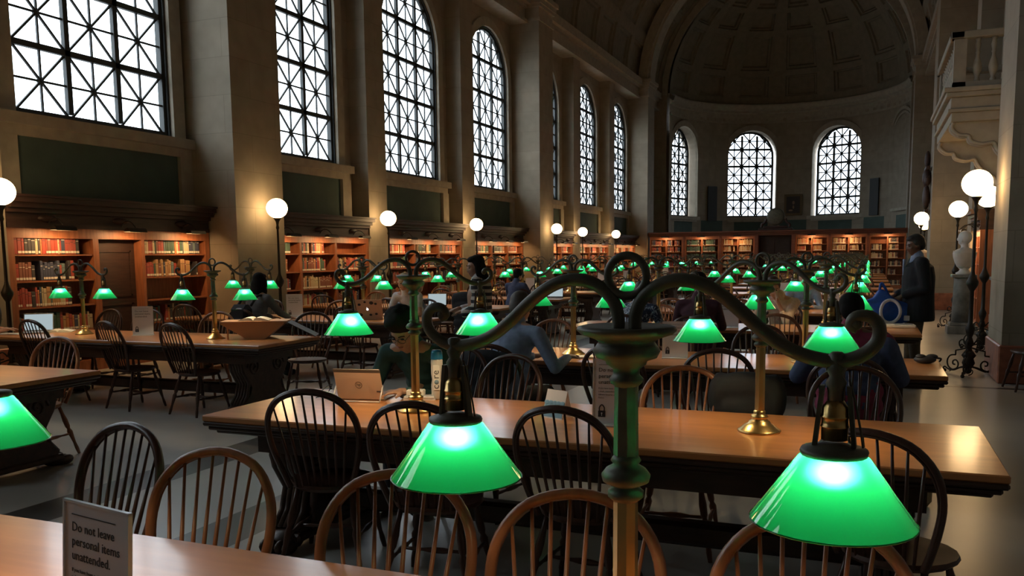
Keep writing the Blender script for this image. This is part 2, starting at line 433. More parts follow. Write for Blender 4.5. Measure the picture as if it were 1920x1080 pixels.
# ---- left wall with its windows
wins=[WIN0+PITCH*k for k in range(-2,7)]
lw=MB(); mpL=lambda s,t,z:(WXL-t,s,z)
wallpanel(lw,mpL,Y0,Y1,0,9.6,.16,[(c,HW,SILL,SPR) for c in wins],ds=5)
struct(lw.build('wall_left',STONE))
iw=0
for c in wins:
    iw+=1
    T=Matrix(((0,-1,0,WXL-.05),(1,0,0,c),(0,0,1,0),(0,0,0,1)))
    make_window(iw,T,HW,SILL,SPR,thick=1.0 if c<28 else 1.1)
    portal(T,HW,SILL,SPR,.13)
# ---- right wall
rw=MB(); mpR=lambda s,t,z:(WXR+t,s,z)
wallpanel(rw,mpR,Y0,Y1,0,9.6,.4,[],ds=60); struct(rw.build('wall_right',STONE))
bw=MB(); bw.box(-12,3,Y0-.4,Y0,0,16); struct(bw.build('wall_back',STONE))

# ---- piers and pilasters
def pier(face,wall,yc,w,name,side):
    sg=1 if side=='left' else -1
    b=MB(); x0,x1=sorted((wall,face)); b.box(x0,x1,yc-w/2,yc+w/2,.47,9.1)
    o=struct(b.build(name,STONE))
    m=MB(); e=.03
    x0,x1=sorted((wall,face+sg*e)); m.box(x0,x1,yc-w/2-e,yc+w/2+e,0,.47,bev=.015)
    m.build('marble_base',MARBLE,o)
    k=MB()
    for (z0,z1,e) in ((9.0,9.1,.04),(9.1,9.42,.0),(9.42,9.52,.06),(9.52,9.66,.1),(9.66,9.8,.16)):
        x0,x1=sorted((wall,face+sg*e)); k.box(x0,x1,yc-w/2-e,yc+w/2+e,z0,z1)
    k.build('capital',TRIMST,o)
ti=0
for k in range(-1,3):
    yc=12.7+14.76*k
    if yc<Y0: continue
    for side,fc,wl in(('left',XL,WXL),('right',XR,WXR)):
        ti+=1; pier(fc,wl,yc,1.3,'trim_%d'%ti,side)
for k in range(-3,7):
    yc=7.78+PITCH*k
    if abs(((yc-12.7)/14.76)-round((yc-12.7)/14.76))<.05 or yc<Y0: continue
    for side,fc,wl in(('left',PXL,WXL),('right',PXR,WXR)):
        ti+=1; pier(fc,wl,yc,.8,'trim_%d'%ti,side)
# window architraves, sills and green panels on the left wall
for c in wins:
    ti+=1; a=MB()
    T=Matrix(((0,-1,0,WXL),(1,0,0,c),(0,0,1,0),(0,0,0,1)))
    outlineframe(a,T,HW+.26,SILL-.26,SPR,.26,-.07,.0)
    a.box(WXL,WXL+.2,c-HW-.42,c+HW+.42,SILL-.16,SILL+.0)
    a.box(WXL,WXL+.11,c-HW-.36,c+HW+.36,SILL-.3,SILL-.16)
    for s in(-1,1): a.box(WXL,WXL+.12,c+s*(HW+.22)-.17,c+s*(HW+.22)+.17,2.4,SILL-.3)
    o=struct(a.build('trim_%d'%ti,TRIMST))
    g=MB(); g.box(WXL,WXL+.05,c-HW-.05,c+HW+.05,2.3,SILL-.3); g.build('green_panel',GREENP,o)
# entablature along both walls
def entab(name,wall,face,y0,y1):
    e=MB(); sg=1 if face>wall else -1
    for z0,z1,d in((8.95,9.05,-.12),(9.05,9.4,-.22),(9.4,9.5,-.12),(9.5,9.8,.02)):
        x0,x1=sorted((wall,face+sg*d)); e.box(x0,x1,y0,y1,z0,z1)
    struct(e.build(name,TRIMST))
ti+=1; entab('trim_%d'%ti,WXL,PXL+.3,Y0,Y1); ti+=1; entab('trim_%d'%ti,WXR,PXR-.3,Y0,Y1)

# ---- coffered vault and half dome
def coffer(mb,P,a0,a1,b0,b1,depth,sub=2,rib=.14,m=None):
    """one coffer cell: stepped recess. P(a,b,d)->point"""
    def ringpts(k,d):
        da=(a1-a0)*k; db=(b1-b0)*k; pts=[]
        A0,A1,B0,B1=a0+da,a1-da,b0+db,b1-db
        for i in range(sub): pts.append(P(A0+(A1-A0)*i/sub,B0,d))
        for i in range(sub): pts.append(P(A1,B0+(B1-B0)*i/sub,d))
        for i in range(sub): pts.append(P(A1-(A1-A0)*i/sub,B1,d))
        for i in range(sub): pts.append(P(A0,B1-(B1-B0)*i/sub,d))
        return pts
    rings=[ringpts(0,0),ringpts(rib,0),ringpts(rib+.02,depth*.5),ringpts(rib+.07,depth*.5),ringpts(rib+.09,depth)]
    for r0,r1 in zip(rings,rings[1:]):
        n=len(r0)
        for i in range(n): mb.quad([r0[i],r0[(i+1)%n],r1[(i+1)%n],r1[i]],m)
    mb.quad(rings[-1],m)
RV=-AX+XR-.1+.1
RV=5.735
def PV(a,y,d): return (AX-(RV+.5+d)*math.cos(a),y,SPZ-.15+(RV+.5+d)*math.sin(a))
v=MB()
segs=[]
ys=[Y0]+[12.7+14.76*k for k in range(-1,3)]+[Y1]
ys=[Y0,-2.06,12.7,27.46,42.22,Y1]
for y0,y1 in zip(ys,ys[1:]):
    n=max(1,round((y1-y0)/2.4))
    for i in range(n):
        for j in range(10):
            coffer(v,PV,PI*j/10,PI*(j+1)/10,y0+(y1-y0)*i/n,y0+(y1-y0)*(i+1)/n,.16,rib=.11)
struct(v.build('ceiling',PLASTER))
for k,yc in enumerate((-2.06,12.7,27.46,42.22)):
    ti+=1; b=MB(); n=32
    for (w_,d) in((.65,0),(.5,-.09)):
        ro=RV+.5; ri=RV+.06+d
        for i in range(n):
            a0,a1=PI*i/n,PI*(i+1)/n
            q=lambda rr_,a,y:(AX-rr_*math.cos(a),y,SPZ-.15+rr_*math.sin(a))
            b.quad([q(ri,a0,yc-w_),q(ri,a1,yc-w_),q(ri,a1,yc+w_),q(ri,a0,yc+w_)],None,True)
            for y in(yc-w_,yc+w_): b.quad([q(ri,a0,y),q(ri,a1,y),q(ro,a1,y),q(ro,a0,y)])
    struct(b.build('trim_%d'%ti,TRIMST))
# ---- apse
RA=5.735; AC=(AX+.15,Y1)
def mpA(s,t,z): a=s/RA; return (AC[0]+(RA+t)*math.sin(a),AC[1]+(RA+t)*math.cos(a),z)
az=[R(-70.8),R(-23),R(23)]
aw=MB(); AHW=1.36
wallpanel(aw,mpA,-RA*PI/2,RA*PI/2,0,9.0,.95,[(a*RA,AHW,SILL,7.0) for a in az],ds=.5)
struct(aw.build('wall_apse',STONE))
ti+=1; an=MB()   # shoulders where the wall steps in to the apse
struct(an.box(WXL-.6,AX-RA,Y1-.05,Y1+1.1,0,10.2).box(AX+RA,WXR+.6,Y1-.05,Y1+1.1,0,10.2).build('trim_%d'%ti,STONE))
for a in az:
    iw+=1
    q=Matrix.Rotation(-a,4,'Z')
    T=Matrix.Translation((AC[0],AC[1],0))@q@Matrix.Translation((0,RA*math.cos(AHW/RA)+.62,0))
    make_window(iw,T,AHW,SILL,7.0,thick=1.3); portal(T,AHW,SILL,7.0,.3)
    ti+=1; t=MB(); T2=Matrix.Translation((AC[0],AC[1],0))@q@Matrix.Translation((0,RA-.16,0))
    outlineframe(t,T2,AHW+.28,SILL-.28,7.0,.28,-.0,.16)
    t.box(-AHW-.35,AHW+.35,-.06,.3,SILL-.18,SILL,T=T2)
    for s in(-1,1): t.box(s*(AHW+.3)-.15,s*(AHW+.3)+.15,-.0,.3,2.6,SILL-.18,T=T2)
    o=struct(t.build('trim_%d'%ti,TRIMST))
    g=MB(); g.box(-AHW-.1,AHW+.1,.08,.2,2.4,SILL-.2,T=T2); g.build('green_panel',GREENP,o)
for k,(a,w_) in enumerate(((-47,.75),(0,.75),(47,.9),(72,.9))):
    ti+=1; T2=Matrix.Translation((AC[0],AC[1],0))@Matrix.Rotation(-R(a),4,'Z')@Matrix.Translation((0,RA-.05,0))
    struct(MB().box(-w_,w_,0,.12,2.4,SILL-.2,T=T2).build('trim_%d'%ti,GREENP))
# blank arch at the right of the apse
ti+=1; t=MB(); T2=Matrix.Translation((AC[0],AC[1],0))@Matrix.Rotation(R(-70.8),4,'Z')@Matrix.Translation((0,RA-.16,0))
outlineframe(t,T2,AHW+.28,SILL,7.0,.14,.02,.16); outlineframe(t,T2,AHW+.06,SILL,7.0,.1,.06,.16); struct(t.build('trim_%d'%ti,TRIMST))
# apse entablature + dome
ti+=1; t=MB(); n=36
prof=[(0,8.75),(-.05,8.75),(-.05,8.85),(.0,8.85),(.0,9.25),(-.1,9.3),(-.1,9.4),(-.2,9.45),(-.28,9.65),(-.28,9.72),(0,9.8),(.3,9.8)]
for i in range(n):
    a0,a1=-PI/2+PI*i/n,-PI/2+PI*(i+1)/n
    for (d0,z0),(d1,z1) in zip(prof,prof[1:]):
        q=lambda a,d,z:(AC[0]+(RA+d)*math.sin(a),AC[1]+(RA+d)*math.cos(a),z)
        t.quad([q(a0,d0,z0),q(a1,d0,z0),q(a1,d1,z1),q(a0,d1,z1)])
struct(t.build('trim_%d'%ti,TRIMST))
def PD(a,e,d):
    rr_=RA+.02+d; return (AC[0]+rr_*math.cos(e)*math.sin(a),AC[1]+rr_*math.cos(e)*math.cos(a),9.75+rr_*math.sin(e))
d=MB(); es=[R(3),R(16),R(38),R(50),R(70)]
azs=[-90]; 
for k in range(7): azs+= [azs[-1]+5.4, azs[-1]+5.4+20.3]
azs=[R(x) for x in azs[:15]]; azs[-1]=R(90)
for i in range(len(azs)-1):
    wide=(azs[i+1]-azs[i])>R(10)
    for j in range(4):
        if wide: coffer(d,PD,azs[i],azs[i+1],es[j],es[j+1],.2,sub=3,rib=.09)
        else:
            for s in range(2): 
                e0=es[j]+(es[j+1]-es[j])*s/2; e1=es[j]+(es[j+1]-es[j])*(s+1)/2
                d.quad([PD(azs[i],e0,0),PD(azs[i+1],e0,0),PD(azs[i+1],e1,0),PD(azs[i],e1,0)])
for i in range(24):
    a0,a1=-PI/2+PI*i/24,-PI/2+PI*(i+1)/24
    for e0,e1 in((R(-2),R(3)),(R(70),R(74)),(R(74),R(80)),(R(80),R(90))):
        dd=-.12 if e0>R(72) and e0<R(78) else 0
        d.quad([PD(a0,e0,dd),PD(a1,e0,dd),PD(a1,e1,dd),PD(a0,e1,dd)],None,True)
for i in range(24):
    for j in range(8):
        a0,a1=R(-92+184*i/24),R(-92+184*(i+1)/24); e0,e1=R(-3+93*j/8),R(-3+93*(j+1)/8)
        d.quad([PD(a0,e0,.4),PD(a1,e0,.4),PD(a1,e1,.4),PD(a0,e1,.4)])
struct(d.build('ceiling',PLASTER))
ti+=1; b=MB(); n=36
for i in range(n):
    a0,a1=PI*i/n,PI*(i+1)/n
    q=lambda rr_,a,y:(AX-rr_*math.cos(a),y,SPZ-.1+rr_*math.sin(a))
    b.quad([q(RA-.02,a0,Y1-.1),q(RA-.02,a1,Y1-.1),q(RV+.9,a1,Y1-.1),q(RV+.9,a0,Y1-.1)])
    b.quad([q(RA-.02,a0,Y1-.1),q(RA-.02,a1,Y1-.1),q(RA-.02,a1,Y1+.1),q(RA-.02,a0,Y1+.1)],None,True)
struct(b.build('trim_%d'%ti,TRIMST))

# ============================================================ TABLES
TW=3.92
def table_kit():
    k=Kit('reading_table','table')
    W,D=TW,1.04
    top=MB(); top.box(0,W,0,D,.726,.76,bev=.006); k.add('table_top',top,TOPW)
    e=MB()
    for z0,z1,i in((.70,.7262,.0),(.675,.70,.02),(.655,.675,.05)):
        e.box(i,W-i,i,D-i,z0,z1,bev=.008)
    k.add('edge_moulding',e,EDGEW)
    a=MB(); a.box(.28,W-.28,.12,.15,.55,.66).box(.28,W-.28,D-.15,D-.12,.55,.66).box(.28,.31,.12,D-.12,.55,.66).box(W-.31,W-.28,.12,D-.12,.55,.66)
    k.add('apron',a,EDGEW)
    for x in(.42,W-.42):
        p=MB()
        half=[(.0,.66),(.40,.66),(.40,.62),(.36,.585),(.375,.53),(.34,.44),(.27,.36),(.235,.29),(.26,.22),(.32,.17),(.36,.14),(.36,.09),(.0,.09)]
        prof=[(D/2+a_,z) for a_,z in half[1:-1]]+[(D/2-a_,z) for a_,z in reversed(half[1:-1])]
        p.prism(prof,x-.09,x+.09,'yz')
        for s in(-1,1):   # scroll on the face and fluted rolls
            for xx in(x-.09,x+.09):
                sp=[(xx,D/2+s*(.2+.10*(1-t/26)*math.cos(t*.5)),.5+.10*(1-t/26)*math.sin(t*.5)) for t in range(24)]
                p.tube(sp,.014,5)
            for q in range(5):
                zz=.60-q*.04
                p.tube([(x-.07+.035*q,D/2+s*.385,.62),(x-.07+.035*q,D/2+s*.35,.47),(x-.07+.035*q,D/2+s*.26,.33),(x-.07+.035*q,D/2+s*.3,.2),(x-.07+.035*q,D/2+s*.37,.12)],.02,6)
        j=k.add('pedestal',p,EDGEW)
        f=MB()
        f.box(x-.11,x+.11,D/2-.40,D/2+.40,.05,.10,bev=.012)
        for s in(-1,1):
            for q in range(4): f.ball((x-.075+q*.05,D/2+s*.44,.04),(.028,.07,.04),8,6)
            f.ball((x,D/2+s*.37,.06),(.11,.09,.06),10,6)
        k.add('paw_feet',f,EDGEW,parent=j)
    s=MB(); s.box(.5,W-.5,D/2-.05,D/2+.05,.17,.29,bev=.02); k.add('stretcher',s,EDGEW)
    return k
TK=table_kit()
TR=[(-3.39,.98),(-3.39,3.74),(-3.39,6.65),(-3.39,9.95)]+[(-3.39,13.0+3.0*i) for i in range(9)]
TL=[(-9.46,4.0),(-9.46,6.95),(-9.46,9.95)]+[(-9.46,13.0+3.0*i) for i in range(9)]
def side(s): return 'right-hand' if s=='R' else 'left-hand'
TABLES=[]
for row,lst in(('R',TR),('L',TL)):
    for i,(x,y) in enumerate(lst):
        d={('R',0):'long oak reading table cut off by the bottom edge, nearest of all',
           ('R',1):'long oak reading table in the foreground, carrying the laptop and the core bottle',
           ('L',0):'nearest left-hand oak reading table, cut off by the left edge of the photo',
           ('L',1):'oak reading table in the left-hand row carrying a tilted book cradle'}.get((row,i),'oak reading table, %s from the front in the %s row'%(ORD[i],side(row)))
        TK.put(d,'long oak reading tables',(x,y,0),simple=(y>22)); TABLES.append((row,i,x,y))

# ============================================================ CHAIRS
def chair_kit():
    k=Kit('windsor_chair','chair')
    # origin on the floor under the seat centre, sitter faces +y
    s=MB(); N=20; outl=[]
    for i in range(N):
        a=2*PI*i/N; x=.235*math.cos(a)*(1+.06*math.sin(a)); y=.215*math.sin(a)+.0; outl.append((x,y))
    for z0,z1,sc0,sc1 in((.425,.445,.9,1),(.445,.462,1,.98)):
        vs=[(x*sc0,y*sc0,z0) for x,y in outl]+[(x*sc1,y*sc1,z1) for x,y in outl]
        s._add(vs,[(i,(i+1)%N,N+(i+1)%N,N+i) for i in range(N)],True)
    s.quad([(x*.9,y*.9,.425) for x,y in reversed(outl)])
    vs=[(x*.98,y*.98,.462) for x,y in outl]+[(0,-.02,.452)]; s._add(vs,[(i,(i+1)%N,N) for i in range(N)],True)
    k.add('seat',s,CHD)
    def bp(t):   # bow centre line, t 0..1 ; tilt back with height
        pts=[(-.17,0),(-.222,.16),(-.248,.30),(-.228,.42),(-.145,.513),(0,.548),(.145,.513),(.228,.42),(.248,.30),(.222,.16),(.17,0)]
        return pts
    def P(x,h): return (x,-.185-h*.27-.0*abs(x)+ .25*x*x,.45+h*1.0)
    bow=smooth_pts([P(x,h) for x,h in bp(0)],4)
    b=MB(); b.tube(bow,.0172,8)
    b.tube([(p[0],p[1]-.013,p[2]) for p in bow],.008,6); b.tube([(p[0]*.965,p[1]-.012,.45+(p[2]-.45)*.975) for p in bow],.006,6)
    k.add('bow',b,CHD)
    for i in range(8):
        u_=-.13+.26*i/7; ut=-.195+.39*i/7
        # height of bow at ut
        hb=.548-.10*(abs(ut)/.195)**2.4
        p0=Vector(P(u_,0)); p1=Vector(P(ut,hb)); mid=p0.lerp(p1,.38)
        sp=MB(); sp.tube([p0,mid,p1],[.0065,.0088,.0055],6); k.add('spindle',sp,CHD)
    tp=[(.012,0),(.016,.05),(.012,.10),(.018,.16),(.023,.20),(.013,.225),(.020,.245),(.022,.30),(.015,.36),(.014,.43)]
    def leg(x0,y0,x1,y1):
        a=Vector((x1,y1,0)); bb=Vector((x0,y0,.435)); d=(bb-a); q=d.to_track_quat('Z','Y').to_matrix().to_4x4()
        return Matrix.Translation(a)@q,d.length
    lp=[]
    for sx_ in(-1,1):
        for (ya,yb) in((.13,.22),(-.12,-.235)):
            T,L_=leg(sx_*.15,ya,sx_*.225,yb); m=MB(); m.lathe([(r_,z*L_/.43) for r_,z in tp],8,T=T); k.add('leg',m,CHD)
            lp.append((Vector((sx_*.225,yb,0)).lerp(Vector((sx_*.15,ya,.435)),.42)))
    st=MB()
    def turned(a,b): 
        n=7; st.tube([a.lerp(b,i/n) for i in range(n+1)],[.007,.011,.009,.017,.017,.009,.011,.007],6)
    turned(lp[0],lp[1]); turned(lp[2],lp[3]); turned(lp[0].lerp(lp[1],.5),lp[2].lerp(lp[3],.5))
    k.add('stretcher',st,CHD)
    return k
CK=chair_kit()
CHAIRS=[]
def chair(topx,topy,rz_deg,label,brown=False,simple=False,sc=1.0,group='bow-back chairs at the reading tables'):
    """placed by where the top of its bow is; rz 0 = sitter looks along +y"""
    rz=R(rz_deg); off=.33*sc; x=topx-math.sin(rz)*off*1; y=topy+math.cos(rz)*off
    CHAIRS.append((x,y,rz))
    return CK.put(label,group,(x,y,0),rz,simple,sc,swap=(CHD,CHB) if brown else None)
# measured chairs: (x of bow top, y, heading, brown)
MEAS={('R',0,'far'):[(-2.70,2.58,172,0),(-2.04,2.33,184,1),(-1.30,2.27,190,1),(-.72,2.24,183,1),(-.10,2.22,176,1)],
 ('R',1,'near'):[(-2.56,3.56,14,0),(-1.88,3.40,8,0),(-1.22,3.50,-4,0),(.02,3.40,-22,0)],
 ('R',1,'far'):[(-2.14,5.27,168,0),(-.97,5.02,183,1),(-.06,5.3,186,0),(-2.72,5.66,178,0)],
 ('R',2,'near'):[(-2.58,5.84,-6,0),(-1.70,6.0,-6,0),(-.94,6.0,8,0),(-.10,5.80,0,0)],
 ('R',2,'far'):[(-2.95,8.35,176,1),(-1.75,8.15,184,1),(-.9,8.2,180,0),(.0,8.1,188,0)],
 ('R',3,'near'):[(-2.45,9.20,-6,0),(-1.72,9.22,5,0),(-.9,9.68,-8,1),(-.1,9.7,6,0)],
 ('R',3,'far'):[(-2.5,11.2,176,1),(-1.0,11.82,175,0),(-.2,11.2,186,0)],
 ('L',2,'far'):[(-8.6,11.2,176,0),(-7.4,11.25,184,1),(-6.25,11.86,178,0)],
 ('L',3,'near'):[(-8.8,12.8,6,0),(-7.05,12.02,-18,0),(-6.1,12.8,-8,1)],
 ('L',0,'far'):[(-6.35,5.36,186,1),(-7.6,5.4,176,0),(-8.5,5.4,180,0)],
 ('L',1,'near'):[(-9.62,6.45,-22,0),(-6.55,6.85,-10,0),(-7.50,6.90,-12,0),(-8.55,6.85,-4,0)],
 ('L',1,'far'):[(-9.2,8.60,176,0),(-8.6,8.66,186,0),(-7.35,8.5,190,1),(-6.15,8.75,200,0)],
 ('L',2,'near'):[(-7.55,9.12,-5,0),(-9.1,9.8,4,0),(-6.4,9.8,-10,0)],
}
random.seed(4)
for row,i,x,y in TABLES:
    for sd in('near','far'):
        if sd=='near' and i==0: continue
        L_=MEAS.get((row,i,sd))
        if L_ is None:
            L_=[]
            for q in range(4):
                if random.random()<.08: continue
                cx=x+.78+q*.80+random.uniform(-.1,.1)
                cy=(y-.16-random.uniform(0,.12)) if sd=='near' else (y+1.2+random.uniform(0,.14))
                L_.append((cx,cy,(0 if sd=='near' else 180)+random.uniform(-14,14),random.random()<.35))
        L_=sorted(L_)
        for q,(cx,cy,h,br) in enumerate(L_):
            lab='%s bow-back chair, %s from left, %s side of %s %s table'%('reddish-brown' if br else 'dark',ORD[q],sd,ORD[i],side(row))
            chair(cx,cy,h,lab,bool(br),simple=(y>15),sc=.965)

# ============================================================ TWO-ARMED DESK LAMPS
def lamp_kit():
    k=Kit('desk_lamp','desk lamp'); Z=0   # origin on the table top; ring top ~ .86
    base=MB(); base.lathe([(.1,0),(.103,.006),(.098,.012),(.085,.02),(.07,.035),(.052,.043),(.05,.052),(.04,.056),(.036,.066),(.042,.072),(.036,.082),(.026,.088),(.030,.096),(.024,.106)],24)
    k.add('base',base,BRASS)
    pole=MB(); pole.lathe([(.0235,.10),(.0225,.42)],8,smooth=False); k.add('pole',pole,BRASS)
    kn=MB(); kn.lathe([(.024,.412),(.033,.42),(.033,.43),(.022,.438),(.042,.448),(.045,.460),(.036,.472),(.022,.48),(.028,.487),(.022,.497)],20); k.add('collar',kn,BRONZE)
    up=MB(); up.lathe([(.023,.49),(.021,.63)],8,smooth=False); up.lathe([(.019,.622),(.029,.63),(.031,.637),(.024,.645),(.024,.655),(.036,.664),(.038,.670),(.055,.676),(.061,.688),(.053,.700),(.050,.704),(.058,.710),(.082,.718),(.090,.726),(.088,.731),(.08,.733),(.03,.728),(.0,.728)],24,cap=False)
    k.add('upper_pole',up,BRONZE)
    rg=MB(); n=28; rg.tube([(.036*math.cos(2*PI*i/n),0,.822+.036*math.sin(2*PI*i/n)) for i in range(n)],.0075,8,closed=True); k.add('ring',rg,BRONZE)
    for s in(-1,1):
        a=MB()
        KX=1.035; pts=[(.016,0,.725),(.016,0,.75),(.026,0,.778),(.05,0,.802),(.083,0,.814),(.118,0,.812),(.152,0,.797),(.187,0,.770),(.225,0,.735),(.262,0,.707),(.302,0,.690),(.345,0,.684),(.378,0,.694),(.401,0,.716),(.404,0,.742),(.390,0,.758),(.370,0,.757),(.363,0,.744),(.373,0,.738)]
        sp=smooth_pts([(s*p[0]*(KX if p[0]>.03 else 1),p[1],p[2]) for p in pts],4)
        n=len(sp); rad=[.0122-.004*max(0,(i/n-.6)/.4) for i in range(n)]
        a.tube(sp,rad,8); a.ball((s*.371*KX,0,.745),.010,8,6)
        ai=k.add('arm',a,BRONZE)
        h=MB(); x=s*.357
        h.lathe([(.008,.70),(.014,.695),(.012,.68),(.016,.672),(.011,.66),(.017,.65),(.013,.636),(.013,.60)],10,c=(x,0,0))
        h.prism([(x-.034,.545),(x-.027,.545),(x-.017,.645),(x-.024,.645)],-.009,.009,'xz').prism([(x+.027,.545),(x+.034,.545),(x+.024,.645),(x+.017,.645)],-.009,.009,'xz')
        h.tube([(x+.02,0,.655),(x+.030,0,.62),(x+.040,0,.57),(x+.044,0,.545)],.002,5)
        h.lathe([(.018,.55),(.03,.545),(.052,.541),(.054,.536),(.052,.530),(.03,.529)],20,c=(x,0,0))
        hi=k.add('shade_holder',h,BRONZE,parent=ai)
        so=MB(); so.lathe([(.021,.556),(.021,.576),(.0225,.577),(.0225,.579),(.021,.580),(.021,.592),(.0225,.593),(.0225,.595),(.021,.596),(.020,.61),(.012,.622)],14,c=(x,0,0)); k.add('socket',so,BRASS,parent=ai)
        sh=MB(); prof=[(.046,.541),(.0475,.533),(.056,.527),(.0935,.473),(.1305,.422),(.132,.4195)]
        sh.lathe(prof,40,c=(x,0,0),cap=False)
        sh.tube([(x+.1318*math.cos(2*PI*i/36),.1318*math.sin(2*PI*i/36),.4195) for i in range(36)],.0016,5,closed=True)
        k.add('lamp_shade',sh,GREENG,parent=ai)
        bu=MB(); bu.ball((x,0,.518),(.013,.013,.02),10,8); k.add('bulb',bu,BULB,parent=ai)
    return k
LK=lamp_kit()
def bulb_light(x,y,z,watts,name='bulb_light',rad=.012,col=(1,.74,.42)):
    l=bpy.data.lights.get(name) or bpy.data.lights.new(name,'POINT'); l.energy=watts; l.color=col; l.shadow_soft_size=rad
    o=bpy.data.objects.new(name,l); C.objects.link(o); o.location=(x,y,z); return o
ROT={('R',0,1):-4,('R',0,0):-6,('R',1,0):18,('R',1,1):-26,('L',1,1):14}
random.seed(9)
for row,i,x,y in TABLES:
    for q,dx in enumerate((1.03,2.94)):
        a=ROT.get((row,i,q), random.uniform(-10,10) if i<3 else random.uniform(-22,22))
        px=x+dx+(.02 if (row,i)==('R',0) else 0); py=y+.52
        if (row,i,q)==('R',1,0): px+=.03
        if (row,i,q)==('R',1,1): px,py=-.47,4.30
        if (row,i,q)==('R',0,1): px,py=-.400,1.52
        lab='two-armed desk lamp with green shades, %s end of the %s %s table'%(('left','right')[q],ORD[i],side(row))
        o=LK.put(lab,'green-shaded desk lamps on the tables',(px,py,.76),R(a),simple=(y>30),sc=1.035 if (row,i,q)==('R',1,0) else 1)
        for s in(-1,1):
            bulb_light(px+s*.357*math.cos(R(a)),py+s*.357*math.sin(R(a)),.76+.497,DESK_W)
# ============================================================ GLOBE FLOOR LAMPS
def post_kit(right=False):
    k=Kit('globe_lamp_post','floor lamp')
    H=2.31; GR=.182
    p=MB()
    p.lathe([(.035,.25),(.05,.30),(.03,.36),(.055,.42),(.03,.5),(.05,.56),(.06,.62),(.03,.68),(.026,1.1),(.05,1.14),(.07,1.18),(.075,1.22),(.05,1.27),(.03,1.32),(.022,1.36),(.018,H-.2),(.03,H-.17),(.02,H-.12),(.03,H-.06),(.055,H-.02),(.075,H)],14)
    k.add('pole',p,IRON)
    b=MB(); b.lathe([(.02,.05),(.05,.1),(.08,.16),(.06,.22),(.09,.26),(.05,.32)],12); b.ball((0,0,.06),.045)
    k.add('hub',b,IRON)
    for i in range(3):
        T=Tr(rz=R(90+120*i+20)); f_=MB()
        pts=[(.05,0,.40),(.10,0,.46),(.15,0,.43),(.14,0,.37),(.09,0,.37)]
        f_.tube(smooth_pts(pts,4),.010,6,T=T)
        pts=[(.03,0,.36),(.12,0,.33),(.20,0,.31),(.20,0,.25)]
        f_.tube(pts,.010,6,T=T)
        sp=[(.20+.0,0,.25),(.28,0,.235),(.325,0,.17),(.31,0,.09),(.24,0,.05),(.17,0,.08),(.155,0,.14),(.19,0,.18),(.235,0,.165),(.235,0,.125),(.205,0,.12)]
        f_.tube(smooth_pts(sp,4),.0105,6,T=T)
        sp=[(.05,0,.11),(.12,0,.09),(.22,0,.045),(.31,0,.05),(.36,0,.075),(.385,0,.055),(.37,0,.035),(.355,0,.045)]
        f_.tube(smooth_pts(sp,4),.011,6,T=T); f_.ball((.365,0,.026),.026,8,6,T=T)
        f_.tube(smooth_pts([(.05,0,.10),(.12,.07,.08),(.2,.08,.045),(.24,.05,.03)],4),.008,5,T=T)
        k.add('scroll_foot',f_,IRON)
    g=MB(); g.ball((0,0,H+GR*.93),(GR,GR,GR*.94),28,18); k.add('globe',g,GLOBE)
    return k
PK=post_kit()
posts=[(-9.62,12.72,'beside the first tall stone pier'),(-10.12,17.4,'second past the nearest stone pier'),(-10.12,22.2,'third one along the wall'),(-9.62,27.5,'beside the second tall stone pier'),(-10.12,31.9,'just beyond the second big pier'),(-10.12,36.6,'farthest one along the window wall'),(-10.12,7.83,'cut off by the left edge')]
for x,y,d in posts: PK.put('black iron globe lamp on the window side, '+d,'globe lamp posts',(x,y,0),0)
for x,y,d,z in((1.24,12.75,'nearest one on the right',1.0),(1.72,15.95,'right side, just behind the nearest one',1.0),(1.66,20.4,'left of the white bust',1.0),(1.22,25.6,'beyond the busts near the man in the blazer',1.0),(1.6,31.4,'smallest one on the right',1.0)):
    PK.put('black iron globe lamp, '+d,'globe lamp posts',(x,y,0),R(25),sc=z)

# ============================================================ BOOKCASES
random.seed(21)
BCOL=[((.33,.05,.03),'red'),((.05,.10,.07),'green'),((.42,.24,.11),'tan'),((.36,.07,.05),'crimson'),((.52,.42,.26),'cream'),((.05,.06,.10),'navy'),((.22,.08,.05),'brown'),((.12,.17,.17),'grey-blue'),((.045,.04,.04),'black'),((.45,.17,.06),'orange-brown')]
BM=[mat('book_%s'%n,c,.6) for c,n in BCOL]
LABELM=mat('spine_label',(.7,.66,.55),.6)
nbook=0; stuff=MB()
_bk={}
def bookmesh(ci,h,t,d,lab):
    key=(ci,round(h,2),round(t,3),lab)
    if key not in _bk:
        b=MB(); h=key[1]; t=key[2]
        b.box(0,d,0,t,0,h,BM[ci],bev=.004)
        b.box(.004,d-.012,.004,t-.004,h-.004,h+.0005,PAPERW)
        if lab: b.box(-.0012,.0,.002,t-.002,.015,.045,LABELM)
        b.box(-.0008,.0,.004,t-.004,h*.72,h*.75,LABELM if ci in(5,6,8) else BM[8])
        _bk[key]=(b,b.mesh('book'))
    return _bk[key]
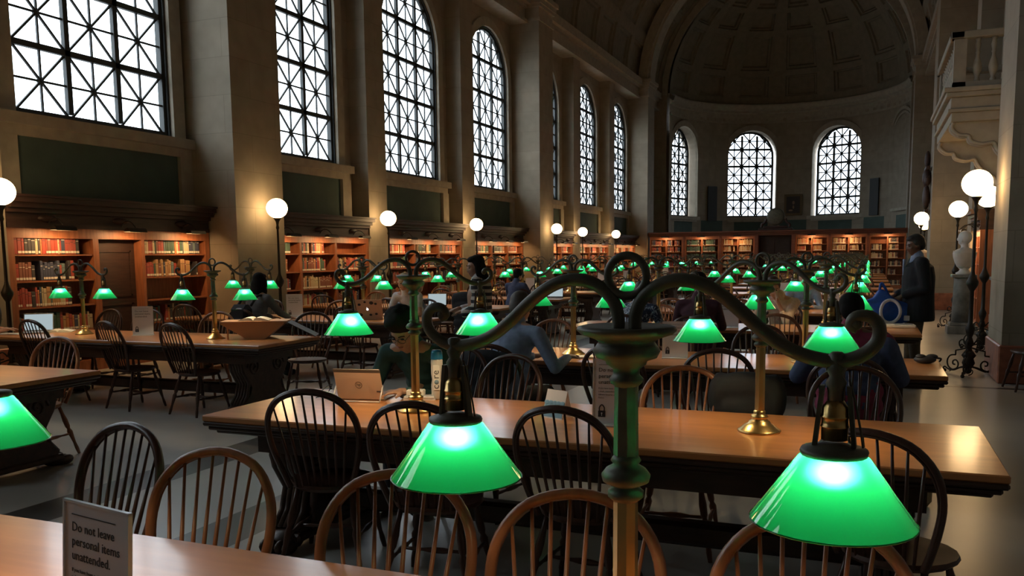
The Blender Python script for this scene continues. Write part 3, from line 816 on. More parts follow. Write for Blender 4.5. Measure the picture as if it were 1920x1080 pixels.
def fill_shelf(T,length,z,hmax,desc,group,indiv,full=.95,palette=None):
    """books in a row along local y of T, spines toward -x"""
    global nbook
    y=.02; n=0; seq=random.randrange(10)
    while y<length*full-.06:
        ci=random.choice(palette) if palette else (seq if random.random()<.6 else random.randrange(10)); 
        if random.random()<.25: seq=random.randrange(10)
        if random.random()<.03: y+=random.uniform(.05,.15); continue
        t=random.choice([.025,.032,.04,.05,.058]); h=random.choice([.21,.23,.25,.27]) ; h=min(h,hmax-.03); lab=random.random()<.85
        if y+t>length*full: break
        b,me=bookmesh(ci,h,t,.17,lab)
        M_=T@Matrix.Translation((0,y,z+.002))
        n+=1
        if indiv and nbook<300:
            o=link('book',me); o.matrix_world=M_; nbook+=1
            tag(o,'%s hardback book, %s from left, %s'%(BCOL[ci][1],ORD[n-1] if n<=30 else 'last',desc),'book',group)
        else: stuff.merge(b,M_)
        y+=t+.003
def bookcase(T,cols,H,label,group,sy0,sy1,shelves,indiv,lampn=3,corn=True,palettes=None,door=None,side_='left',name='bookcase',desc='',skipfill=0):
    """local frame: x into the wall (depth .36), y along, z up; front at x=0. cols=[(y0,y1)]"""
    root=MB(); D=.36
    root.box(D-.02,D,sy0,sy1,0,H)
    root.box(0,D,sy0,sy1,0,.14); root.box(0,D,sy0,sy1,H-.14,H)
    ys=sorted(set([sy0]+[a for c in cols for a in c]+[sy1]))
    edges=[]
    for a,b in cols: edges+= [a,b]
    edges=sorted(edges)
    root.box(0,D,sy0,cols[0][0],.14,H-.14)
    for (a,b),(c,d_) in zip(cols,cols[1:]):
        root.box(0 if not(door and door[0]>=b-.01 and door[1]<=c+.01) else .0,D,b,c if not(door and door[0]>=b-.01 and door[1]<=c+.01) else door[0],.14,H-.14)
        if door and door[0]>=b-.01 and door[1]<=c+.01: root.box(0,D,door[1],c,.14,H-.14)
    root.box(0,D,cols[-1][1],sy1,.14,H-.14)
    o=MBT(root,T).build(name,CASEW); tag(o,label,'bookcase',group)
    if door:
        dm=MB(); dm.box(.16,.2,door[0],door[1],.0,H-.14)
        w_=door[1]-door[0]
        for (za,zb) in((.2,.95),(1.05,H-.3)):
            for (a,b,c,d_) in((door[0]+.08,door[1]-.08,za,za+.03),(door[0]+.08,door[1]-.08,zb-.03,zb)): dm.box(.145,.16,a,b,c,d_)
            for a in(door[0]+.08,door[1]-.11): dm.box(.145,.16,a,a+.03,za,zb)
        MBT(dm,T).build('door',MAHOGD,o)
    for a,b in cols:
        for z in shelves: MBT(MB().box(.012,D-.02,a,b,z-.022,z),T).build('shelf',CASEW,o)
    if corn:
        c=MB()
        for z0,z1,e in((H,H+.06,.02),(H+.06,H+.2,.0),(H+.2,H+.26,.06),(H+.26,H+.33,.12),(H+.33,H+.40,.19),(H+.40,H+.43,.22)):
            c.box(-e,D,sy0-(e*.0),sy1+(e*.0),z0,z1)
        for q in range(3):
            yc=sy0+(sy1-sy0)*(q+.5)/3
            c.ball((.0,yc,H+.13),(.05,.16,.05),10,6)
        MBT(c,T).build('cornice',MAHOGD if H>1.9 else MAHOG,o)
    # strip lamps on brackets
    for q in range(lampn):
        yc=sy0+(sy1-sy0)*(q+.5)/lampn
        l=MB(); l.tube(smooth_pts([(.0,yc,H+.02),(-.08,yc,H+.12),(-.2,yc,H+.12),(-.3,yc,H+.03)],4),.008,6)
        l.tube([(-.02+.035*(1-t/16)*math.cos(t*.7),yc,H+.09+.035*(1-t/16)*math.sin(t*.7)) for t in range(15)],.005,5)
        lo=MBT(l,T).build('lamp_bracket',IRON,o)
        h=MB(); n=6; w2=.17
        prof=[(-.36,.01),(-.345,.05),(-.30,.065),(-.255,.05),(-.24,.01)]
        h.prism([(a,H-.04+b) for a,b in prof],yc-w2,yc+w2,'xz')
        # open underneath: a thin hood
        h2=MB()
        for (a,b),(c_,d_) in zip(prof,prof[1:]):
            h2.quad([(a,yc-w2,H-.04+b),(c_,yc-w2,H-.04+d_),(c_,yc+w2,H-.04+d_),(a,yc+w2,H-.04+b)])
            h2.quad([(a*.985-.0045,yc-w2,H-.048+b),(c_*.985-.0045,yc-w2,H-.048+d_),(c_*.985-.0045,yc+w2,H-.048+d_),(a*.985-.0045,yc+w2,H-.048+b)])
        for yy in(yc-w2,yc+w2): h2.quad([(a,yy,H-.04+b) for a,b in prof])
        MBT(h2,T).build('lamp_hood',IRON,lo)
        li=bpy.data.lights.get('case_tube') or bpy.data.lights.new('case_tube','AREA'); li.shape='RECTANGLE'; li.size=.05; li.size_y=.3; li.energy=CASE_W; li.color=(1,.58,.26)
        lo2=bpy.data.objects.new('case_tube',li); C.objects.link(lo2)
        lo2.matrix_world=T@Matrix.Translation((-.29,yc,H-.035))@Matrix.Rotation(R(-32),4,'Y')
    k=0
    for ci_,(a,b) in enumerate(cols):
        for si_,z in enumerate(reversed(shelves)):
            hm=.35
            if random.random()<.04: continue
            TT=T@Matrix.Translation((.03+random.uniform(0,.03),a,0))
            fill_shelf(TT,b-a,z,hm,'%s shelf, column %s, %s'%(('top','second','third','fourth','lowest','bottom')[min(si_,5)],('one','two','three')[ci_],desc),'books in '+desc,indiv and si_<5,full=random.uniform(.7,.98),palette=palettes[ci_%len(palettes)] if palettes else None)
    return o
def MBT(mb,T):
    n=MB(); n.merge(mb,T); return n
SHV=[.16,.62,.98,1.34,1.70]
# left wall cases: local x -> -X (into the wall), local y -> +Y
wn=['leftmost bookcase','bookcase with the dark door','bookcase behind the nearest pier','bookcase under the third window','bookcase under the fourth window','bookcase under the fifth window','bookcase under the sixth window','bookcase under the last window']
for k in range(-1,7):
    c=WIN0+PITCH*k; y0=c-2.46+.42; y1=c+2.46-.42
    if (round((c-2.46-12.7)/14.76*100)/100)%1==0: pass
    for e_,sg in((c-2.46,1),(c+2.46,-1)):
        if abs(((e_-12.7)/14.76)-round((e_-12.7)/14.76))<.05:
            if sg==1: y0=e_+.68
            else: y1=e_-.68
    T=Matrix(((-1,0,0,-10.53),(0,1,0,0),(0,0,1,0),(0,0,0,1)))
    L_=y1-y0
    if k==0:
        cols=[(8.42,9.42),(9.47,9.66),(10.56,11.88)]; cols=[(8.3,9.58),(10.56,11.92)]; door=(9.68,10.5)
    else:
        w_=(L_-.1)/3; cols=[(y0+.04+i*(w_+.01),y0+i*(w_+.01)+w_-.02) for i in range(3)]; door=None
    d=wn[k+1]
    bookcase(T,cols,2.06,'mahogany wall bookcase with strip lamps, the '+d,'bookcases under the windows',y0,y1,SHV,indiv=(k in(0,1,2)),door=door,desc=d)
# far screen of cases across the hall: front faces -Y
T=Matrix(((0,1,0,0),(1,0,0,41.7),(0,0,1,0),(0,0,0,1)))   # local x->+Y, local y->+X
pal=[[5,6,3],[1,1,8],[2,9,4],[2,9,3],[2,4,6],[6,4,8]]
xs=[-9.85,-8.0,-6.15,-4.95]
secs=[(-9.85,-8.25),(-8.15,-6.55),(-6.45,-4.95),(-3.15,-1.75),(-1.65,-.15),(-.05,1.42)]
nm=['leftmost case of the far screen','second case of the far screen','case left of the far doorway','case right of the far doorway','second case from the right in the far screen','rightmost case of the far screen']
for i,(a,b) in enumerate(secs):
    m=(a+b)/2
    bookcase(T,[(a+.06,m-.03),(m+.03,b-.06)],2.42,'mahogany bookcase of two columns, the '+nm[i],'bookcases of the far screen',a,b,[.16,.62,.98,1.34,1.70,2.0],indiv=False,lampn=1,corn=False,palettes=[pal[i]],desc='far screen')
cor=MB(); 
for z0,z1,e in((2.42,2.5,.02),(2.5,2.58,.08),(2.58,2.64,.16)): cor.box(-9.9,1.47,41.7-e,42.1,z0,z1)
cor.box(-4.94,-4.78,41.62,42.1,0,2.42).box(-3.32,-3.16,41.62,42.1,0,2.42)
for a,b in zip(secs,secs[1:]):
    if b[0]-a[1]<.3: cor.box(a[1]+.002,b[0]-.002,41.66,42.0,0,2.42)
o=cor.build('far_screen_cornice',MAHOG); tag(o,'long mahogany cornice and posts of the far bookcase screen','cornice')
dr=MB(); dr.box(-4.78,-3.32,42.0,42.06,0,2.42); dr.box(-4.7,-4.1,41.97,42.0,.2,2.2).box(-4.0,-3.4,41.97,42.0,.2,2.2)
tag(dr.build('far_screen_door',MAHOGD),'dark closed double door in the middle of the far bookcase screen','door')
if stuff.v: tag(stuff.build('books_on_far_shelves'),'rows of bound books filling the more distant shelves','books',kind='stuff')
# right wall cases
T=Matrix(((1,0,0,2.12),(0,1,0,0),(0,0,1,0),(0,0,0,1)))
stuff=MB()
for k,d in((2,'the case behind the busts'),(4,'the far case on the right wall')):
    c=WIN0+PITCH*k+.0; y0=c-(2.0 if k>2 else -.7); y1=c+2.0; w_=(y1-y0)/3
    bookcase(T,[(y0+.05+i*w_,y0+(i+1)*w_-.05) for i in range(3)],2.06,'mahogany wall bookcase, '+d,'bookcases on the right wall',y0,y1,SHV,indiv=False,desc=d)
if stuff.v: tag(stuff.build('books_on_right_shelves'),'rows of bound books on the shelves of the right wall','books',kind='stuff')
# clock over the far door
ck=thing('clock','round clock with scrolled stand on top of the far bookcase screen','clock',(-4.05,41.85,2.64))
b=MB(); b.box(-.75,.75,-.14,.14,0,.10,bev=.02).box(-.55,.55,-.12,.12,.10,.2,bev=.03)
for s in(-1,1): b.tube(smooth_pts([(s*.62,0,.14),(s*.6,0,.28),(s*.48,0,.36),(s*.42,0,.52)],4),.06,8)
b.build('stand',MAHOGD,ck)
T2=Tr(0,0,.62,rx=PI/2)
m=MB(); m.lathe([(.30,-.1),(.36,-.08),(.40,-.02),(.40,.04),(.36,.1),(.30,.12)],28,T=T2); m.build('case',BRONZE,ck)
m=MB(); m.lathe([(.30,.085),(.0,.09)],28,T=T2,cap=False); m.build('dial',mat('clock_dial',(.45,.40,.2),.3),ck)
m=MB(); m.box(-.008,.008,-.112,-.106,.62,.84).box(-.14,.0,-.112,-.106,.614,.628); m.build('hands',INK,ck)
# portrait, dark panels in the apse
def apseflat(a,z,w_,h,name,m,label,cat,off=-.08,frame=None):
    T2=Matrix.Translation((AC[0],AC[1],z))@Matrix.Rotation(-R(a),4,'Z')@Matrix.Translation((0,RA+off,0))
    root=MB().box(-w_/2,w_/2,-.03,.03,-h/2,h/2,T=T2,bev=.01).build(name,m); tag(root,label,cat); return root,T2
r_,T2=apseflat(0,4.25,.95,1.15,'portrait_painting',mat('gilt_frame',(.14,.10,.05),.5,.5),'dark framed portrait painting between the two end windows','painting')
MB().box(-.36,.36,-.04,-.03,-.46,.46,T=T2).build('canvas',mat('dark_canvas',(.03,.022,.018),.5),r_)
MB().ball((.02,-.042,.12),(.07,.004,.1),10,6,T=T2).ball((.02,-.042,-.12),(.05,.004,.1),8,6,T=T2).ball((-.12,-.042,-.3),(.12,.004,.05),8,6,T=T2).build('painted_figure',mat('painted_skin',(.30,.19,.12),.6),r_)
DKP=mat('dark_slate_panel',(.025,.028,.028),.6)
apseflat(-47,4.35,.62,1.9,'wall_plaque',DKP,'tall dark plaque on the apse wall left of the end windows','plaque')
apseflat(47,4.45,.62,1.9,'wall_plaque',DKP,'tall dark plaque on the apse wall right of the end windows','plaque')

# ============================================================ BALCONY on the right wall
bl=thing('balcony','carved stone balcony with balusters on brackets, high on the right wall','balcony',(2.5,19.5,3.9))
bx,by0,by1=-1.25,-1.85,1.7
m=MB()
for z0,z1,e in((.0,.16,.0),(.16,.22,.06),(.22,.42,.02),(.42,.5,.1),(.5,.58,.14)): m.box(bx-e,0,by0-e,by1+e,z0,z1,bev=.01)
for q in range(22): 
    m.box(bx+.04+q*.055,bx+.065+q*.055,by0-.09,by0-.02,.43,.47)
m.build('slab',TRIMST,bl)
m=MB(); m.box(bx-.06,0,by0-.06,by0+.16,1.42,1.54,bev=.015).box(bx-.06,0,by1-.16,by1+.06,1.42,1.54,bev=.015).box(bx-.06,bx+.16,by0-.06,by1+.06,1.42,1.54,bev=.015)
m.box(bx,bx+.2,by0,by0+.2,.58,1.42).box(bx,bx+.2,by1-.2,by1,.58,1.42).box(bx,0,by0,by0+.14,.58,.68).box(bx,bx+.14,by0,by1,.58,.68)
m.build('railing',TRIMST,bl)
bp=[(.05,.68),(.05,.72),(.035,.75),(.07,.86),(.08,.93),(.06,1.02),(.035,1.1),(.03,1.15),(.045,1.18),(.03,1.2),(.05,1.3),(.035,1.37),(.055,1.42)]
for q in range(4): MB().lathe(bp,10,c=(bx+.38+q*.25,by0+.08,0)).build('baluster',TRIMST,bl)
for q in range(11): MB().lathe(bp,10,c=(bx+.08,by0+.36+q*.285,0)).build('baluster',TRIMST,bl)
for yy in(by0+.12,by1-.42):
    m=MB(); prof=[(0,0),(-1.2,0),(-1.22,-.1),(-1.1,-.22),(-.95,-.24),(-.9,-.34),(-.72,-.40),(-.55,-.38),(-.48,-.5),(-.34,-.66),(-.16,-.78),(-.1,-.95),(0,-1.0)]
    m.prism(prof,yy,yy+.3,'xz'); 
    for s in(yy-.01,yy+.31): m.tube(smooth_pts([(a,s,b) for a,b in prof[1:-1]],3),.03,6)
    m.build('bracket',TRIMST,bl)
# busts on pedestals
def bust(x,y,z0,m_,label,group,rz):
    t=thing('marble_bust',label,'bust',(x,y,z0),rz,group); t.scale=(1.08,1.08,1.0)
    b=MB(); b.lathe([(.13,0),(.14,.03),(.09,.06),(.07,.1),(.10,.13)],16); b.build('socle',m_,t)
    b=MB(); b.lathe([(.08,.11),(.15,.15),(.20,.24),(.235,.34),(.245,.42),(.19,.48),(.09,.52)],20,sq=.68); b.tube([(0,0,.45),(0,.01,.56),(0,.02,.62)],[.08,.062,.06],10)
    b.ball((0,.01,.72),(.10,.13,.135)); b.ball((0,.05,.64),(.072,.085,.08)); b.ball((0,.145,.69),(.018,.03,.04),8,6); b.ball((-.085,.01,.65),(.015,.02,.03),8,6); b.ball((.085,.01,.65),(.015,.02,.03),8,6)
    for q in range(5): b.tube(smooth_pts([(-.22+q*.03,.06,.46-q*.02),(-.05+q*.02,.16,.34-q*.03),(.14,.15,.24-q*.03)],4),.016,6)
    for q in range(9): a=q/9*PI; b.ball((.07*math.cos(a),-.02,.68+.07*math.sin(a)),.035,8,6)
    o=b.build('head_and_chest',m_,t)
    rm=o.modifiers.new('r','REMESH'); rm.mode='VOXEL'; rm.voxel_size=.012; rm.use_smooth_shade=True
def pedestal(x,y,h,label,round_=True):
    t=thing('pedestal',label,'pedestal',(x,y,0),0)
    b=MB(); b.box(-.27,.27,-.27,.27,0,.16,bev=.01).box(-.23,.23,-.23,.23,.16,.22,bev=.01); b.build('plinth',GREYM,t)
    b=MB()
    if round_: b.lathe([(.19,.22),(.17,h-.08),(.17,h-.06)],24)
    else: b.box(-.17,.17,-.17,.17,.22,h-.06)
    b.build('shaft',GREYM,t)
    b=MB(); b.box(-.22,.22,-.22,.22,h-.06,h,bev=.01); b.build('cap',GREYM,t)
pedestal(1.72,19.3,1.16,'round grey marble pedestal under the white bust'); bust(1.72,19.3,1.16,WHITEM,'white marble bust of a bald man in drapery on the round pedestal','busts on pedestals',R(48))
pedestal(2.2,17.45,1.16,'square dark marble pedestal behind the nearest globe lamp on the right',False); bust(2.2,17.45,1.16,CREAMM,'cream-coloured bust half hidden behind the globe lamp posts','busts on pedestals',R(90))
pedestal(1.45,29.6,1.16,'distant marble pedestal behind the man in the blazer',False); bust(1.45,29.6,1.16,WHITEM,'small distant white bust behind the head of the man in the blazer','busts on pedestals',R(70))
# door with frame on the right wall behind the first pier
dd=MB(); dd.box(2.42,2.5,14.2,15.8,0,3.2); o=struct(dd.build('door_1',MAHOGD))
dd=MB(); dd.box(2.36,2.5,14.0,14.2,0,3.4).box(2.36,2.5,15.8,16.0,0,3.4).box(2.34,2.5,13.9,16.1,3.2,3.5); dd.build('door_frame',TRIMST,o)
dd=MB(); dd.ball((2.37,14.4,1.0),.035,8,6); dd.build('door_handle',BRASS,o)
# clock-like dark cartouche high on the far right pier
ca=MB(); T2=Tr(1.44,27.8,2.7)
ca.box(-.06,.04,-.35,.35,0,.1,T=T2).ball((-.02,0,.45),(.1,.28,.35),T=T2).ball((-.02,0,1.0),(.12,.2,.25),T=T2).ball((-.02,-.3,.9),(.08,.12,.16),T=T2).ball((-.02,.3,.9),(.08,.12,.16),T=T2).box(-.08,.04,-.4,.4,1.2,1.3,T=T2,bev=.02).ball((-.02,0,1.5),(.08,.12,.25),T=T2)
tag(ca.build('carved_ornament',MAHOGD),'dark carved wall ornament high on the far right pier','ornament')
# chair against the right pier (only its leg and rail are seen)
chair(2.1,11.65,100,'dark bow-back chair against the near face of the right-hand pier, mostly cut off')
# ============================================================ TABLE THINGS
TT=.7602
def sign(x,y,rz,label,detail=2,z=TT,sc=1.0):
    t=thing('table_sign',label,'sign',(x,y,z),rz,'do-not-leave-items signs on the tables')
    t.scale=(sc,)*3
    # faces -y, width .2, height .3, leaning a little back
    T=Tr(rx=R(-4)); b=MB()
    b.box(-.1,.1,0,.0035,.006,.30,T=T); b.build('card',PAPER,t)
    a=MB(); a.box(-.105,-.1,-.003,.006,.0,.305,T=T).box(.1,.105,-.003,.006,.0,.305,T=T).box(-.105,.105,-.003,.006,.3,.305,T=T).box(-.105,.105,-.045,.05,.0,.005)
    a.build('acrylic_holder',ACRY,t)
    if detail:
        m=MB(); F=T@Matrix.Translation((0,-.0006,0))@Matrix.Rotation(R(90),4,'X')
        for i,s in enumerate(('Do not leave','personal items','unattended.')): m.merge(textmesh(s,.026,F@Matrix.Translation((-.078,.245-.028*i,0)),INK,ext=.0003))
        if detail>1:
            for i,s in enumerate(('If you have been a victim of','a theft, immediately contact','Library Security and the Boston','Police.')): m.merge(textmesh(s,.0105,F@Matrix.Translation((-.078,.165-.0145*i,0)),INK,ext=.0002))
        m.box(-.078,.062,-.0012,0,.277,.2785,T=T)
        m.build('lettering',INK,t)
        p=MB(); p.box(-.078,-.044,-.0014,0,.035,.065,T=T,bev=.003)
        p.tube(smooth_pts([(-.072,-.001,.065),(-.072,-.001,.08),(-.061,-.001,.092),(-.05,-.001,.08),(-.05,-.001,.065)],4),.0028,6,T=T)
        o=p.build('padlock_symbol',INK,t)
        k=MB(); k.lathe([(.0035,0),(.0035,.0015)],10,T=T@Tr(-.061,-.0015,.053,rx=PI/2)).box(-.0625,-.0595,-.0018,-.0014,.041,.053,T=T); k.build('keyhole',PAPER,t)
    return t
SG='white sign in an acrylic stand, '
sign(-1.51,1.31,R(-10),SG+'nearest one at the bottom left corner',2,sc=1.12)
sign(-1.17,4.22,R(6),SG+'in the middle of the second right-hand table',2,sc=1.1)
sign(-1.47,7.15,R(8),SG+'in the middle of the third right-hand table',1)
sign(-1.50,9.9+.4,R(8),SG+'cream-looking one on the fourth right-hand table',1,sc=1.1)
sign(-1.52,13.5,R(0),SG+'on the fifth right-hand table',1,sc=1.1)
sign(-7.62,7.55,R(30),SG+'in the middle of the second left-hand table',1,sc=1.08)
sign(-7.7,10.5,R(34),SG+'beside the book cradle on the third left-hand table',1,sc=1.1)
sign(-.5+.0,13.45,R(0),SG+'at the right end of the fifth right-hand table',1)
for row,i,x,y in TABLES:
    if i>=5 and i<11: sign(x+1.95,y+.5,R(random.uniform(-8,20)),SG+'on the %s %s table'%(ORD[i],side(row)),0,sc=1.05)
# folded blue and white card
t=thing('folded_card','small folded card with a blue and white cover, left of the foreground sign','card',(-1.53,4.28,TT),R(-22))
b=MB(); b.box(-.07,.07,0,.002,0,.155,T=Tr(0,.0,0,rx=R(-18))).box(-.07,.07,0,.002,0,.155,T=Tr(0,.095,0,rx=R(18)),bev=0); b.build('card',PAPER,t)
b=MB(); T=Tr(rx=R(-18)); b.box(-.066,.066,-.001,0,.008,.085,T=T,m=mat('card_blue',(.16,.36,.55),.6)); 
for q in range(5): b.ball((-.055+q*.027,-.001,.085),(.018,.0012,.012),8,6,m=mat('card_blue',(.16,.36,.55)),T=T)
b.build('blue_print',None,t)
# two-in-one laptop with kickstand
def lcol(): return mat('champagne_metal',(.50,.40,.33),.38,.35)
t=thing('laptop','two-in-one laptop with a wire kickstand, its pinkish metal back to the camera','laptop',(-2.81,4.42,TT),R(10))
T=Tr(0,.0,.012,rx=R(22))@Tr(0,0,0)   # leans toward -y at the top? back faces -y
T=Matrix.Translation((0,.05,.004))@Matrix.Rotation(R(20),4,'X')
b=MB(); b.box(-.148,.148,0,.007,0,.205,T=T,bev=.003); b.build('lid',lcol(),t)
b=MB(); b.box(-.147,.147,-.0006,.001,.183,.204,T=T); b.build('dark_top_band',mat('dark_band',(.06,.05,.045),.4),t)
b=MB(); T3=T@Tr(.0,-.0008,.10,rx=R(90)); 
b.tube([(.021*math.cos(2*PI*i/24),.021*math.sin(2*PI*i/24),0) for i in range(24)],.0016,5,closed=True,T=T3); 
b.merge(textmesh('hp',.026,T3@Matrix.Translation((0,-.006,0))@Matrix.Identity(4),INK,align='CENTER'))
b.build('round_logo',mat('logo_dark',(.12,.09,.08),.3,.5),t)
b=MB(); b.box(.108,.14,-.0012,0,.052,.062,T=T); b.build('port_label',INK,t)
b=MB(); 
for s in(-1,1): b.tube([(s*.148,.03,.095),(s*.150,-.035,.006)],.0045,6)
b.tube([(-.150,-.035,.006),(.150,-.035,.006)],.0045,6); b.build('kickstand',mat('pale_metal',(.75,.70,.68),.35,.3),t)
b=MB(); b.box(-.148,.148,.06,.26,0,.007,bev=.003); b.build('keyboard',lcol(),t)
b=MB(); b.tube(smooth_pts([(-.16,.03,.006),(-.22,.06,.01),(-.24,.0,.05),(-.2,.08,.09),(-.25,.1,.02),(-.3,.06,.006)],5),.003,5); b.build('cable',INK,t)
tag(MB().box(-.03,.03,-.05,.05,0,.001).build('x') ,'x') ; bpy.data.objects.remove(bpy.data.objects['x'])
t=tag(MB().ball((0,0,.012),(.03,.05,.016),14,8).build('computer_mouse',INK),'dark computer mouse under the hand beside the laptop','mouse'); t.location=(-2.60,4.62,TT+.004)
# small white box and charger
t=thing('card_box','small cream box on a stack of white slips beside the brass lamp base','box',(-2.52,4.62,TT),R(18))
b=MB(); b.box(-.06,.05,-.03,.03,.022,.058,bev=.006); b.build('box',PAPERW,t); b=MB(); b.box(-.075,.12,-.045,.045,0,.012).box(-.07,.11,-.05,.04,.012,.022); b.build('slips',PAPER,t)
# bottle
t=thing('water_bottle','tall clear water bottle with a blue cap and the word core','bottle',(-2.40,4.66,TT),R(22))
b=MB(); b.lathe([(.030,0),(.036,.006),(.036,.09),(.031,.12),(.036,.155),(.036,.235),(.030,.25)],20,sq=.9); b.build('bottle_body',mat('frosted_bottle',(.52,.50,.46),.18),t)
b=MB(); b.lathe([(.036,.243),(.037,.25),(.034,.285),(.028,.298),(.0,.30)],20,sq=.9,cap=False); b.build('blue_cap',mat('blue_cap',(.02,.17,.36),.25),t)
b=MB(); b.box(-.02,.02,-.0385,-.03,.06,.21); b.build('pale_label',mat('bottle_label',(.62,.62,.60),.5),t)
F=Tr(.014,-.0388,.065)@Matrix.Rotation(R(90),4,'X')@Matrix.Rotation(R(90),4,'Z')
b=MB(); b.merge(textmesh('c  re',.062,F,INK)); b.build('word_core',INK,t)
F2=Tr(.0,-.0386,.108,rx=R(90)); b=MB(); b.lathe([(.014,0),(.014,.001)],16,T=F2); b.build('letter_o_disc',mat('slate_disc',(.16,.25,.32),.5),t)
# papers and books on tables
def paper(x,y,rz,w_,h,label,m=PAPERW,th=.004,name='paper_sheets',cat='papers'):
    o=MB().box(-w_/2,w_/2,-h/2,h/2,0,th).build(name,m); o.location=(x,y,TT); o.rotation_euler=(0,0,rz); tag(o,label,cat); return o
def openbook(x,y,rz,label,s=1):
    b=MB(); n=8
    for sd in(-1,1):
        pr=[(sd*.0,.008)]+[(sd*.15*i/n,.008+.022*math.sin(PI*(i/n)**.6)) for i in range(1,n+1)]+[(sd*.15,0),(0,0)]
        b.prism([(a*s,c*s) for a,c in pr],-.11*s,.11*s,'xz')
    o=b.build('open_book',PAPERW); o.location=(x,y,TT+.001); o.rotation_euler=(0,0,rz); tag(o,label,'book')
paper(-2.2,6.98,R(20),.2,.16,'white notebook under the arm of the man in the light blue shirt',th=.012,name='notebook',cat='notebook')
o=openbook(-9.0,7.62,R(35),'open book lit white beside the laptop on the second left-hand table')
paper(-9.35,7.25,R(15),.3,.2,'white paper sheets on the left end of the second left-hand table',PAPER)
t=thing('open_booklet','white pile of papers on the right end of the fourth right-hand table','papers',(.33,10.85,TT),R(6))
b=MB(); b.box(-.17,.17,-.1,.1,0,.035,bev=.008); b.build('papers',PAPERW,t); b=MB(); b.box(-.05,.14,-.06,.06,.035,.042); b.build('top_sheet',mat('grey_sheet',(.3,.3,.32),.5),t)
# dark pouch on third table
b=MB(); b.ball((0,0,.045),(.13,.1,.05)); b.ball((.08,.03,.08),(.07,.05,.035)); b.ball((-.05,-.02,.085),(.06,.06,.03)); b.tube(smooth_pts([(.1,0,.07),(.18,.02,.06),(.17,.07,.02)],4),.012,6)
o=b.build('dark_pouch',INK); o.scale=(.62,)*3; o.location=(.42,7.40,TT); tag(o,'small crumpled black pouch on the right end of the third right-hand table','pouch')
# book cradle
t=thing('book_cradle','wooden book cradle holding an open book, right end of the second left-hand table','book stand',(-6.10,7.66,TT),R(28))
cw_=mat('pale_cradle_wood',(.50,.27,.13),.5)
b=MB(); b.prism([(-.09,.0),(.09,.0),(.30,.165),(.30,.18),(-.36,.18),(-.36,.165)],-.16,.16,'xz',T=Tr()); b.box(-.37,.33,-.17,.17,.178,.192); b.box(-.30,-.285,-.15,-.13,0,.17); b.build('stand',cw_,t)
b=MB(); b.box(.33,.66,-.16,.16,.0,.008,T=Tr(.0,0,.02)@Tr(.33,0,.15,ry=R(28))@Tr(-.33)); b.build('side_flap',mat('dark_flap',(.06,.04,.03),.5),t)
b=MB(); n=8
for sd in(-1,1):
    pr=[(sd*.0,.006)]+[(sd*.16*i/n,.006+.028*math.sin(PI*(i/n)**.6)) for i in range(1,n+1)]+[(sd*.16,0),(0,0)]
    b.prism([(a,.193+c) for a,c in pr],-.12,.12,'xz',T=Tr(-.03))
b.build('open_book',PAPERW,t)
# laptops
def laptop(x,y,rz,label,colm,scr=None,w_=.33,back=False,logo=False,stickers=False):
    t=thing('laptop',label,'laptop',(x,y,TT),rz); h=w_*.66
    b=MB(); b.box(-w_/2,w_/2,0,h,0,.014,bev=.004); b.build('keyboard_base',colm,t)
    T=Tr(0,h,.012,rx=R(-14)); b=MB(); b.box(-w_/2,w_/2,0,.007,0,h,T=T,bev=.003); b.build('lid',colm,t)
    if scr: b=MB(); b.box(-w_/2+.012,w_/2-.012,-.001,.0,.015,h-.012,T=T); b.build('screen',scr,t)
    if logo: 
        b=MB(); T4=T@Tr(0,.0082,h*.5,rx=PI/2,rz=0); b.ball((0,.0082,h*.5),(.017,.001,.018),12,8,T=T); b.ball((.006,.0082,h*.5+.024),(.004,.001,.007),8,6,T=T); b.build('lit_logo',LOGOE,t)
    if stickers:
        b=MB()
        for (u_,v_,r_) in((-.12,.18,.02),(-.06,.19,.03),(.11,.17,.022),(.10,.05,.03),(.03,.2,.018),(-.12,.06,.02),(-.04,.05,.02)): b.ball((u_,.0078,v_*w_/.33*.95),(r_,.0008,r_*.8),8,6,T=T)
        b.build('sticker',INK,t)
    return t
laptop(-9.1,7.35,R(38),'open laptop with a pale green screen at the left end of the second left-hand table',mat('grey_metal',(.35,.35,.35),.4,.5),SCREEN)
laptop(-6.45,10.62,R(196),'sticker-covered metal laptop with a lit fruit logo facing the camera',mat('tan_metal',(.58,.40,.27),.4,.2),None,w_=.42,logo=True,stickers=True)
laptop(-6.8,13.2,R(20),'open laptop with a blue-white screen in front of the person in the grey jacket',INK,SCREEN)
laptop(-4.95-.9,15.9+.6,R(10),'open laptop with a lit screen behind the chair left of the standing woman',INK,SCREEN)
b=MB(); b.ball((0,0,.05),(.14,.1,.055)); o=b.build('yellow_pouch',mat('yellow_fabric',(.55,.38,.08),.7)); o.location=(-6.35,13.45,TT); tag(o,'rounded yellow pouch lying on a left-hand table','pouch')

